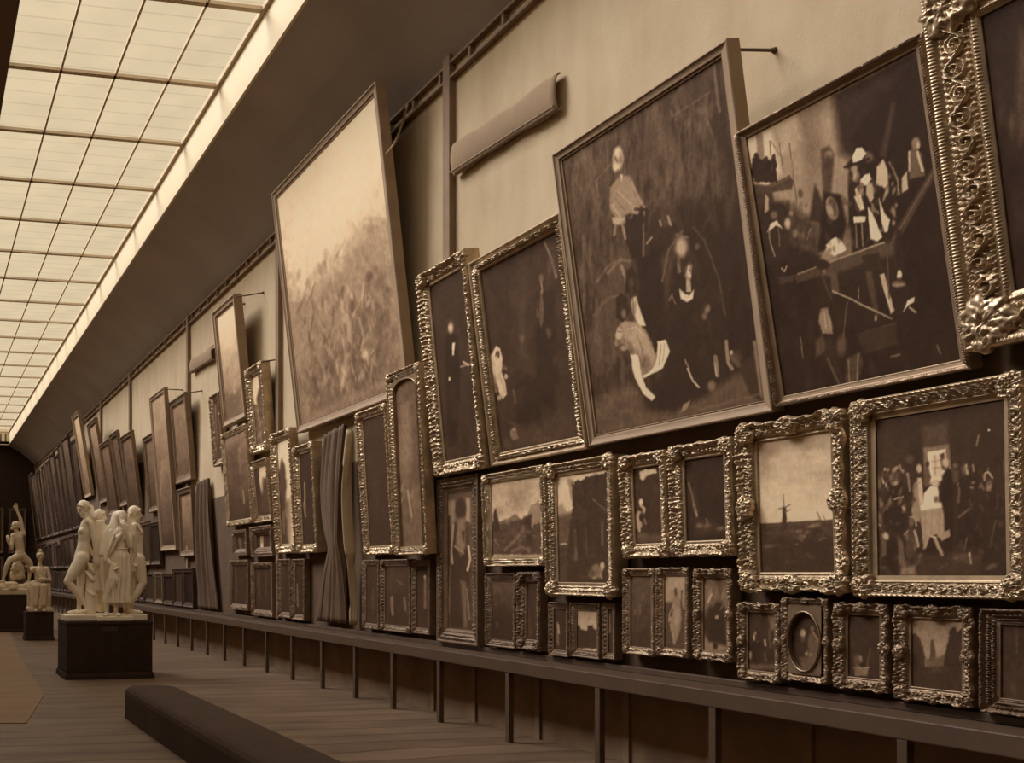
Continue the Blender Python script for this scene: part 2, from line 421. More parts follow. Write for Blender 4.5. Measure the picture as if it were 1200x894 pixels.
# style: profile points (b, z) ; relief bands (b0, b1, function, amplitude) ; wave
STY = {
 'ornate': dict(p=([0, .05, .09, .17, .2, .6, .86, .93, 1], [.22, .34, .22, .22, .3, .46, .95, 1.0, .80]),
                r=[(.2, .95, rel_rough, .42), (.05, .17, rel_bead, .14)], wave=.05),
 'coved':  dict(p=([0, .05, .09, .20, .24, .7, .8, .88, .94, 1], [.25, .36, .2, .2, .3, .5, .85, 1.0, .98, .75]),
                r=[(.24, .75, rel_leaf, .55), (.78, .98, rel_rough, .3), (.1, .2, rel_bead, .25)], wave=.02),
 'rococo': dict(p=([0, .06, .1, .2, .24, .75, .88, .95, 1], [.2, .34, .2, .2, .28, .5, .9, 1.0, .72]),
                r=[(.22, .98, rel_rough, .5)], wave=.14),
 'scroll': dict(p=([0, .05, .08, .14, .17, .78, .82, .95, 1], [.35, .5, .45, .6, .5, .62, .8, 1, .8]),
                r=[(.17, .80, rel_scroll, .50), (.82, .96, rel_bead, .16), (.06, .14, rel_bead, .2)], wave=.0),
 'acanthus': dict(p=([0, .22, .24, .3, .33, .8, .84, .93, 1], [.2, .28, .5, .5, .42, .8, .95, 1, .8]),
                r=[(.30, .86, rel_scroll, .50), (.25, .32, rel_bead, .15), (.86, .97, rel_rope, .2)], wave=.0),
 'band':   dict(p=([0, .08, .12, .18, .62, .66, .8, .84, .96, 1], [.25, .35, .5, .4, .5, .7, .95, 1.0, 1., .8]),
                r=[(.16, .64, rel_band, .75), (.04, .12, rel_bead, .15)], wave=0),
 'cross':  dict(p=([0, .1, .14, .30, .34, .8, .86, .95, 1], [.15, .22, .4, .42, .6, .8, 1.0, 1.0, .9]),
                r=[(.34, .8, rel_leaf, .5)], wave=0),
 'plain':  dict(p=([0, .06, .1, .2, .24, .8, .84, .95, 1], [.3, .45, .3, .4, .75, .82, 1.0, 1.0, .9]), r=[], wave=0),
 'thin':   dict(p=([0, .08, .12, .55, .6, .9, 1], [.3, .42, .35, .6, .8, 1.0, .75]),
                r=[(.60, .95, rel_rope, .7)], wave=0),
}
def frame_geo(W, H, fw, D, fh, style, es):
    """carved moulding round a W x H outer rectangle centred on 0; front plane z=0, back z=-D. returns V,Q"""
    st = STY[style]; wi, hi = W/2 - fw, H/2 - fw
    m = max(6, min(56, int(fw / es * (1.15 if st['r'] else .6)))) if st['r'] else 14
    b = np.linspace(0, 1, m)
    if not st['r']: b = np.array(sorted(set(list(st['p'][0]) + [x + .012 for x in st['p'][0][1:-1]])))
    Vs, Qs, base = [], [], 0
    per = W + H
    sides = [(wi, hi, 0), (hi, wi, 1), (wi, hi, 2), (hi, wi, 3)]
    seed = 0
    for la, lp, k in sides:
        n = int(max(4, 2 * (la + fw) / (es * 1.1))) if st['r'] else 3
        n = min(n, 900)
        s = np.linspace(-1, 1, n)
        S, B = np.meshgrid(s, b, indexing='ij')
        off = B * fw
        A = S * (la + off)
        cf = np.clip((1 - np.abs(S)) * (la + fw) / (fw * .35), 0, 1)
        if st['wave']:
            ph = np.abs(S)
            wv = (np.cos(PI * 3 * S) * .5 + .5 * np.cos(PI * 6 * S)) * cf
            off2 = off + fw * st['wave'] * wv * B ** 3
        else: off2 = off
        z = np.interp(B, *st['p'])
        au = A / fw + k * 3.37
        for b0, b1, fn, amp in st['r']:
            msk = (B >= b0) & (B <= b1)
            bb = np.clip((B - b0) / (b1 - b0), 0, 1)
            sc = (b1 - b0)
            r = fn(au / sc if fn is not rel_rope and fn is not rel_bead else (au / .6 if fn is rel_bead else au / 1.6), bb)
            z = z + np.where(msk, r * amp * cf * np.clip(bb * 8, 0, 1) * np.clip((1 - bb) * 8 + .15, 0, 1), 0)
        mn = 1.3
        z = (z - 1.0) * fh
        P = lp + off2
        # skirts: inner edge down to the picture, outer edge back to the wall side
        def strip(Aa, Pp, Zz):
            nonlocal base
            x, y = (Aa, Pp) if k == 0 else (Pp, -Aa) if k == 1 else (-Aa, -Pp) if k == 2 else (-Pp, Aa)
            V = np.stack([x, y, Zz], -1).reshape(-1, 3); nu, nv = Aa.shape
            Vs.append(V); Qs.append(gridq(nu, nv, base, flip=True)); base += len(V)
        strip(A, P, z)
        e0 = lambda i: (A[:, i], P[:, i], z[:, i])
        a, p, zz = e0(-1)
        strip(np.stack([a, a * (1 if not st['wave'] else .995)], 1), np.stack([p, np.full_like(p, lp + fw * (1 - 0.5*st['wave']))], 1), np.stack([zz, np.full_like(zz, -D)], 1))
        a, p, zz = e0(0)
        strip(np.stack([a, a], 1), np.stack([p, p], 1), np.stack([np.full_like(zz, -D * .9), zz], 1))
    V = np.concatenate(Vs); Q = np.concatenate(Qs)
    bk = np.array([[-W/2, -H/2, -D], [W/2, -H/2, -D], [W/2, H/2, -D], [-W/2, H/2, -D]])
    V = np.concatenate([V, bk]); Q = np.concatenate([Q, [[base + 3, base + 2, base + 1, base]]])
    return V, Q
def rosette(r, h, seed, lobes=7, es=.006):
    nr, nt = max(5, min(14, int(r / es))), max(24, min(72, int(2*PI*r/es)))
    rho = np.linspace(0, 1, nr)[:, None]; t = np.linspace(0, 2*PI, nt, endpoint=False)[None, :]
    ph = seed * 1.7
    R = r * (.95 + .08 * np.cos(lobes * t + ph) + .07 * np.cos(3 * t + 2*ph) + .05 * np.cos((lobes*2+1) * t + ph))
    nzz = 1 - np.abs(2 * fbm(rho * np.cos(t) * 4.2 + 9 + seed, rho * np.sin(t) * 4.2 + 5, seed, 3) - 1) * 2.6
    z = h * (np.sqrt(1 - rho ** 2 * .9) * .45 + .8 * np.clip(nzz, -.2, 1) + .25 * np.clip(np.cos(2*PI*rho*1.7 - 2 * t + ph), 0, 1))
    z = z * np.clip((1 - rho) * 4, 0, 1) ** .5
    x = rho * R * np.cos(t); y = rho * R * np.sin(t)
    z2 = np.concatenate([z, np.full((1, nt), -h * 1.1)], 0); x = np.concatenate([x, x[-1:]], 0); y = np.concatenate([y, y[-1:]], 0)
    V = np.stack([x, y, z2], -1).reshape(-1, 3); n = nr + 1
    i = np.arange(n - 1)[:, None]; j = np.arange(nt)[None, :]; j2 = (j + 1) % nt
    Q = np.stack([i*nt + j, (i+1)*nt + j, (i+1)*nt + j2, i*nt + j2], -1).reshape(-1, 4)
    return V, Q

# ------------------------------------------------------------------ painting the canvases
def paint(px, py, ops, base=.1, seed=0):
    v = np.full(px.shape, float(base)); ox_, oy_ = px, py
    wx = 2.4 * (fbm(px / 7, py / 9, 201 + seed, 3) - .5) + 1.3 * (fbm(px / 2.2, py / 3, 205, 2) - .5)
    wy = 2.4 * (fbm(px / 7, py / 9, 301 + seed, 3) - .5) + 1.3 * (fbm(px / 2.2, py / 3, 305, 2) - .5)
    big = (x1_ := px.max() - px.min()) > 40
    kx = .45 if big else .4
    px, py = px + wx * kx, py + wy * kx
    x0, x1, y0, y1 = px.min(), px.max(), py.min(), py.max()
    for op in ops:
        k = op[0]
        if k == 'G':        # vertical gradient between y a (tone) and y b (tone)
            v = np.interp(py, [op[1], op[3]], [op[2], op[4]])
        elif k == 'GX':
            v = v + np.interp(px, [op[1], op[3]], [op[2], op[4]])
        elif k == 'N':      # mottling: amplitude, x scale, y scale in px, seed
            v = v + op[1] * (fbm(px / op[2], py / op[3], op[4], 4) - .5) * 2
        elif k == 'NM':     # multiplicative mottling
            v = v * (1 + op[1] * (fbm(px / op[2], py / op[3], op[4], 4) - .5) * 2)
        elif k == 'E':      # ellipse cx cy rx ry rot tone soft alpha
            cx, cy, rx, ry = op[1:5]; rot = math.radians(op[5]); tone = op[6]
            so = op[7] if len(op) > 7 else .25; al = op[8] if len(op) > 8 else 1
            R = max(rx, ry) * 1.8 + 3
            m = (np.abs(px - cx) < R) & (np.abs(py - cy) < R)
            if not m.any(): continue
            dx, dy = px[m] - cx, py[m] - cy
            c, s = math.cos(rot), math.sin(rot)
            d = np.hypot((dx * c + dy * s) / rx, (-dx * s + dy * c) / ry)
            a = np.clip((1 + so - d) / (2 * so), 0, 1) * al
            v[m] = v[m] * (1 - a) + tone * a
        elif k == 'P':      # polygon pts tone soft(px) alpha noise
            pts = np.array(op[1], float); tone = op[2]
            so = op[3] if len(op) > 3 else .6; al = op[4] if len(op) > 4 else 1; nz = op[5] if len(op) > 5 else 0
            m = (px > pts[:, 0].min() - 4) & (px < pts[:, 0].max() + 4) & (py > pts[:, 1].min() - 4) & (py < pts[:, 1].max() + 4)
            if not m.any(): continue
            x, y = px[m], py[m]
            if nz:
                x = x + nz * (fbm(px[m] / 2.5, py[m] / 2.5, 31, 3) - .5) * 2; y = y + nz * (fbm(px[m] / 2.5, py[m] / 2.5, 57, 3) - .5) * 2
            ins = np.zeros(x.shape, bool); d = np.full(x.shape, 1e9); n = len(pts)
            for i in range(n):
                ax, ay = pts[i]; bx, by = pts[(i + 1) % n]
                cnd = ((ay > y) != (by > y)) & (x < (bx - ax) * (y - ay) / ((by - ay) if by != ay else 1e-9) + ax)
                ins ^= cnd
                t = np.clip(((x - ax) * (bx - ax) + (y - ay) * (by - ay)) / ((bx - ax)**2 + (by - ay)**2 + 1e-9), 0, 1)
                d = np.minimum(d, np.hypot(x - ax - t * (bx - ax), y - ay - t * (by - ay)))
            sd = np.where(ins, -d, d)
            a = np.clip(.5 - sd / (2 * so), 0, 1) * al
            v[m] = v[m] * (1 - a) + tone * a
        elif k == 'S':      # stroke pts width tone alpha (tapers a little)
            pts = op[1]; w = op[2]; tone = op[3]; al = op[4] if len(op) > 4 else 1
            xs = [p[0] for p in pts]; ys = [p[1] for p in pts]
            m = (px > min(xs) - w - 2) & (px < max(xs) + w + 2) & (py > min(ys) - w - 2) & (py < max(ys) + w + 2)
            if not m.any(): continue
            x, y = px[m], py[m]; d = np.full(x.shape, 1e9)
            for (ax, ay), (bx, by) in zip(pts[:-1], pts[1:]):
                t = np.clip(((x - ax) * (bx - ax) + (y - ay) * (by - ay)) / ((bx - ax)**2 + (by - ay)**2 + 1e-9), 0, 1)
                d = np.minimum(d, np.hypot(x - ax - t * (bx - ax), y - ay - t * (by - ay)))
            a = np.clip((w / 2 + .5 - d), 0, 1) * al
            v[m] = v[m] * (1 - a) + tone * a
        elif k == 'X':      # scatter of dabs in a box: n, x0,y0,x1,y1, rx, ry, tone0, tone1, alpha, seed
            n, bx0, by0, bx1, by1, rx, ry, t0, t1, al, sd = op[1:12]
            rg = random.Random(sd)
            for _ in range(n):
                cx, cy = rg.uniform(bx0, bx1), rg.uniform(by0, by1); f = rg.uniform(.5, 1.4)
                a_, b_ = rx * f, ry * rg.uniform(.5, 1.4); rot = rg.uniform(-.5, .5); tn = rg.uniform(t0, t1)
                R = max(a_, b_) * 1.6 + 1
                m = (np.abs(px - cx) < R) & (np.abs(py - cy) < R)
                if not m.any(): continue
                dx, dy = px[m] - cx, py[m] - cy; c, s = math.cos(rot), math.sin(rot)
                d = np.hypot((dx * c + dy * s) / a_, (-dx * s + dy * c) / b_)
                a = np.clip((1.4 - d) / .8, 0, 1) * al
                v[m] = v[m] * (1 - a) + tn * a
    px, py = ox_, oy_
    v = v * (1 + .24 * np.clip(1.1 - v * 1.15, 0, 1) * (fbm(px / 2.2, py / 4.5, 78 + seed, 3) - .5) * 2) + .022 * (fbm(px / 1.5, py / 1.8, 77 + seed, 2) - .5) * 2 + .03 * (fbm(px / 9, py / 14, 79 + seed, 3) - .5) * 2
    return np.clip(v, 0, 1.15)

PICS = []
def picture(q, label, style='ornate', fw=None, b=None, D=.10, off=0.0, ops=(), base=.1, gain=1.75, fmat=None, shape=None,
            name='framed_painting', corners=None, wl=.45, group=None, fh=None, detail=True, Xb=None, cr=1.0, mat_tone=None, nz=.0):
    """q = TL, TR, BR, BL corners of the outer frame as seen in the photograph; the frame is a leaning rectangle"""
    (tlx, tly), (trx, try_), (brx, bry), (blx, bly) = q
    if Xb is None: Xb = WALL - .03 - D - off
    PL, PR = on_x(blx, bly, Xb), on_x(brx, bry, Xb)
    Yl, Yr = PL.y, PR.y
    TL, TR = on_y(tlx, tly, Yl), on_y(trx, try_, Yr)
    wr = 1 - wl
    # trust sides by how far off-axis (lean shows best near the camera)
    Xt = TL.x * wl + TR.x * wr; zt = TL.z * wl + TR.z * wr; zb = PL.z * .5 + PR.z * .5
    dx = max(0.0, Xb - Xt); dz = zt - zb
    lean = math.atan2(dx, dz); lean = min(lean, math.radians(15))
    H = math.hypot(dx, dz); W = Yl - Yr
    Zc = depth(Xb, (Yl + Yr) / 2); pxm = F / Zc
    if fw is None: fw = b / pxm
    if not detail: gain = .8
    fw = min(fw, W * .35, H * .35)
    if fh is None: fh = min(D * .9, fw * .55)
    es = 1.0 / pxm * (.9 if detail else 1.8)
    s, c = math.sin(lean), math.cos(lean)
    M = Matrix(((0, -s, -c, Xb), (-1, 0, 0, (Yl + Yr) / 2), (0, c, -s, zb), (0, 0, 0, 1)))
    root = empty(name); root.matrix_world = M
    tag(root, label, 'painting', group)
    st = style
    V, Q = frame_geo(W, H, fw, D, fh, st, es); V[:, 1] += H / 2
    me = quadmesh('frame', V, Q)
    fm = fmat or (GILT if st in ('ornate', 'rococo', 'scroll', 'acanthus', 'coved', 'band') else WOODF)
    fob = link('frame', me, fm, root, smooth=bool(STY[st]['r']))
    iw, ih = W/2 - fw, H/2 - fw
    zc = -fh * (1 - STY[st]['p'][1][0]) - .008
    # canvas
    g = 1.15 / pxm if ops else 6 / pxm
    nx = int(min(420, max(4, 2 * iw / (g * 1.0)))); ny = int(min(520, max(4, 2 * ih / g)))
    xx, yy = np.meshgrid(np.linspace(-iw - .004, iw + .004, nx), np.linspace(fw - .004, H - fw + .004, ny), indexing='xy')
    loc = np.stack([xx, yy, np.full_like(xx, zc)], -1).reshape(-1, 3)
    Mn = np.array(M); wpt = loc @ Mn[:3, :3].T + Mn[:3, 3]
    px, py = project(wpt)
    tone = paint(px, py, ops, base, len(PICS))
    me = quadmesh('canvas', loc, gridq(ny, nx))
    at = me.color_attributes.new('paint', 'FLOAT_COLOR', 'POINT')
    tc_ = np.clip(tone, 0, 1)
    rgb = sepia(tc_) * (gain * (.62 + .38 * np.clip(tc_ / .45, 0, 1)))[:, None]
    rgb = rgb / np.maximum(1, rgb.max(1, keepdims=True) / .86)
    at.data.foreach_set('color', np.concatenate([rgb, np.ones((len(rgb), 1))], 1).astype(np.float32).ravel())
    link('canvas', me, M_PAINT, root, smooth=True)
    if shape:          # mount with an oval or arched opening
        kind, cx, cy, rx, ry = shape      # in px: centre and radii as seen
        n = 72
        if kind == 'oval':
            pts = [(cx + rx * math.cos(2*PI*k/n), cy + ry * math.sin(2*PI*k/n)) for k in range(n)]
        else:          # arch: cx, y of springing, rx, rise
            pts = [(cx - rx * math.cos(PI*k/36), cy - ry * math.sin(PI*k/36)) for k in range(37)]
        Mi = M.inverted(); inner = []
        for (x, y) in pts:
            d = Vector(ray(x, y)); o_ = Vector((0, 0, HC)); nn = Vector((M[0][2], M[1][2], M[2][2]))
            p0 = M @ Vector((0, 0, zc + .02)); t = (p0 - o_).dot(nn) / d.dot(nn); inner.append(Mi @ (o_ + d * t))
        if kind == 'oval':
            ctr = sum(inner, Vector()) / n; a_ = max(p.x - ctr.x for p in inner); b_ = max(p.y - ctr.y for p in inner)
            a_ = min(a_, iw * .96); b_ = min(b_, ih * .96); ctr = Vector((0, max(fw + b_ + .005, min(H - fw - b_ - .005, ctr.y)), 0))
            inner = [Vector((ctr.x + a_*math.cos(2*PI*k/n), ctr.y + b_*math.sin(2*PI*k/n), 0)) for k in range(n)]
            outer = []
            for p in inner:
                d = p - ctr; tx = (iw - ctr.x * (1 if d.x > 0 else -1)) / max(1e-6, abs(d.x)); ty = ((H - fw - ctr.y) if d.y > 0 else (ctr.y - fw)) / max(1e-6, abs(d.y))
                outer.append(ctr + d * min(tx, ty))
            closed = True
        else:
            ysp = inner[0].y; a_ = iw * .93; rise = min(H - fw - ysp - .02, a_ * 1.15)
            inner = [Vector((-a_ * math.cos(PI*k/36), ysp + rise * math.sin(PI*k/36), 0)) for k in range(37)]
            inner = [Vector((-a_, fw, 0))] + inner + [Vector((a_, fw, 0))]
            outer = []
            for p in inner:
                if p.y <= ysp + 1e-5: outer.append(Vector((math.copysign(iw, p.x), p.y, 0)))
                else:
                    d = p - Vector((0, ysp, 0)); t = min(iw / max(1e-6, abs(d.x)), (H - fw - ysp) / max(1e-6, d.y)); outer.append(Vector((0, ysp, 0)) + d * t)
            closed = False
        mb = MB(); m_ = len(inner); z0, z1 = zc, zc + .022
        vs = [(p.x, p.y, z1) for p in outer] + [(p.x, p.y, z1) for p in inner] + [(p.x, p.y, z1 + .014) for p in inner] + [(p.x*.97, ctr.y + (p.y-ctr.y)*.97 if closed else p.y, z0) for p in inner]
        fs = []
        for k in range(m_ if closed else m_ - 1):
            k2 = (k + 1) % m_
            fs.append((k, k2, m_ + k2, m_ + k)); fs.append((m_ + k, m_ + k2, 2*m_ + k2, 2*m_ + k)); fs.append((2*m_ + k, 2*m_ + k2, 3*m_ + k2, 3*m_ + k))
        mo = mb.add(vs, fs).build('mount', BRONZE if kind == 'oval' else GILT2, root)
        rb = MB(); seq = inner + ([inner[0]] if closed else [])
        rv = []; rf = []; ns = len(seq)
        for i, p in enumerate(seq):
            pa = seq[(i - 1) % (ns - 1)] if closed else seq[max(i - 1, 0)]; pb = seq[(i + 1) % (ns - 1)] if closed else seq[min(i + 1, ns - 1)]
            tg = (pb - pa).normalized(); nr_ = Vector((tg.y, -tg.x, 0))
            for kk in range(6):
                a_ = 2*PI*kk/6; rv.append((p.x + nr_.x*.005*math.cos(a_), p.y + nr_.y*.005*math.cos(a_), z1 + .006 + .005*math.sin(a_)))
        for i in range(ns - 1):
            for kk in range(6): rf.append((i*6+kk, i*6+(kk+1)%6, (i+1)*6+(kk+1)%6, (i+1)*6+kk))
        rb.add(rv, rf)
        rb.build('mount_rim', GILT, mo, smooth=True)
    # corner and centre ornaments
    cs = corners if corners is not None else {'rococo': 'cm', 'ornate': 'c', 'coved': 'c'}.get(st, '')
    if cs and detail:
        k = 0
        pts = []
        if 'c' in cs: pts += [(-W/2 + fw*.5, fw*.5), (W/2 - fw*.5, fw*.5), (-W/2 + fw*.5, H - fw*.5), (W/2 - fw*.5, H - fw*.5)]
        if 'm' in cs: pts += [(0, fw*.4), (0, H - fw*.4), (-W/2 + fw*.4, H/2), (W/2 - fw*.4, H/2)]
        for i, (x, y) in enumerate(pts):
            r = fw * (.53 if i < 4 and 'c' in cs else .42) * cr
            Vr, Qr = rosette(r, fh * .38, i + len(PICS), 7 if i < 4 else 5, max(es, .004))
            if i >= 4 and abs(y - H/2) < .01: Vr = Vr[:, [1, 0, 2]] * np.array([1, 1.5, 1]); Qr = Qr[:, ::-1]
            elif i >= 4: Vr = Vr * np.array([1.5, 1, 1])
            mr = quadmesh('corner', Vr, Qr)
            o = link('corner_ornament' if i < 4 and 'c' in cs else 'centre_ornament', mr, fm, fob, smooth=True); o.location = (x, y, -fh * .12)
    # report fit
    cor = [(-W/2, H), (W/2, H), (W/2, 0), (-W/2, 0)]
    e = []
    for (lx, ly), (qx, qy) in zip(cor, q):
        p = M @ Vector((lx, ly, 0)); a, b_ = project((p.x, p.y, p.z)); e.append((round(float(a - qx), 1), round(float(b_ - qy), 1)))
    PICS.append((root, W, H, D, math.degrees(lean), e, label))
    print('PIC %-46s W%.2f H%.2f z%.2f-%.2f Y%.1f-%.1f lean%.1f fw%.3f err%s' % (label[:46], W, H, zb, zb + H*c, Yr, Yl, math.degrees(lean), fw, e))
    return root
def hanger(px, py, x2, y2, label, Xn=None):
    """iron strut from a frame's upper corner back to the wall"""
    B = on_x(x2, y2, WALL); A = on_y(px, py, B.y)
    if A.x > WALL - .05: A.x = WALL - .3
    e = empty('iron_strut', B); tag(e, label, 'strut', 'iron struts holding frames off the wall')
    d = A - B
    MB().tube((-.004, 0, 0), d, .012, .010, 8).build('rod', IRON, e, smooth=True)
    MB().tube((-.03, 0, 0), (-.002, 0, 0), .013, .022, 10).build('wall_mount', IRON, e, smooth=True)
    return e
# ================================================================== UPPER ROW
# huge carved frame at the right edge
picture([(1075, -6), (1420, -190), (1460, 345), (1128, 412)],
  'enormous dark painting cut by the right edge, frame carved with scrolls', 'scroll', b=None, fw=.255, D=.20, off=.05, fh=.07,
  ops=[('N', .05, 30, 50, 3), ('P', [(1196, 30), (1206, 60), (1206, 150), (1195, 170), (1190, 120)], .40, 4, .5), ('X', 14, 1150, 120, 1260, 330, 6, 16, .12, .3, .25, 4),
       ('E', 1186, 145, 4, 14, 0, .35, .6, .6)], base=.05, corners='c', cr=1.1, wl=1.0)
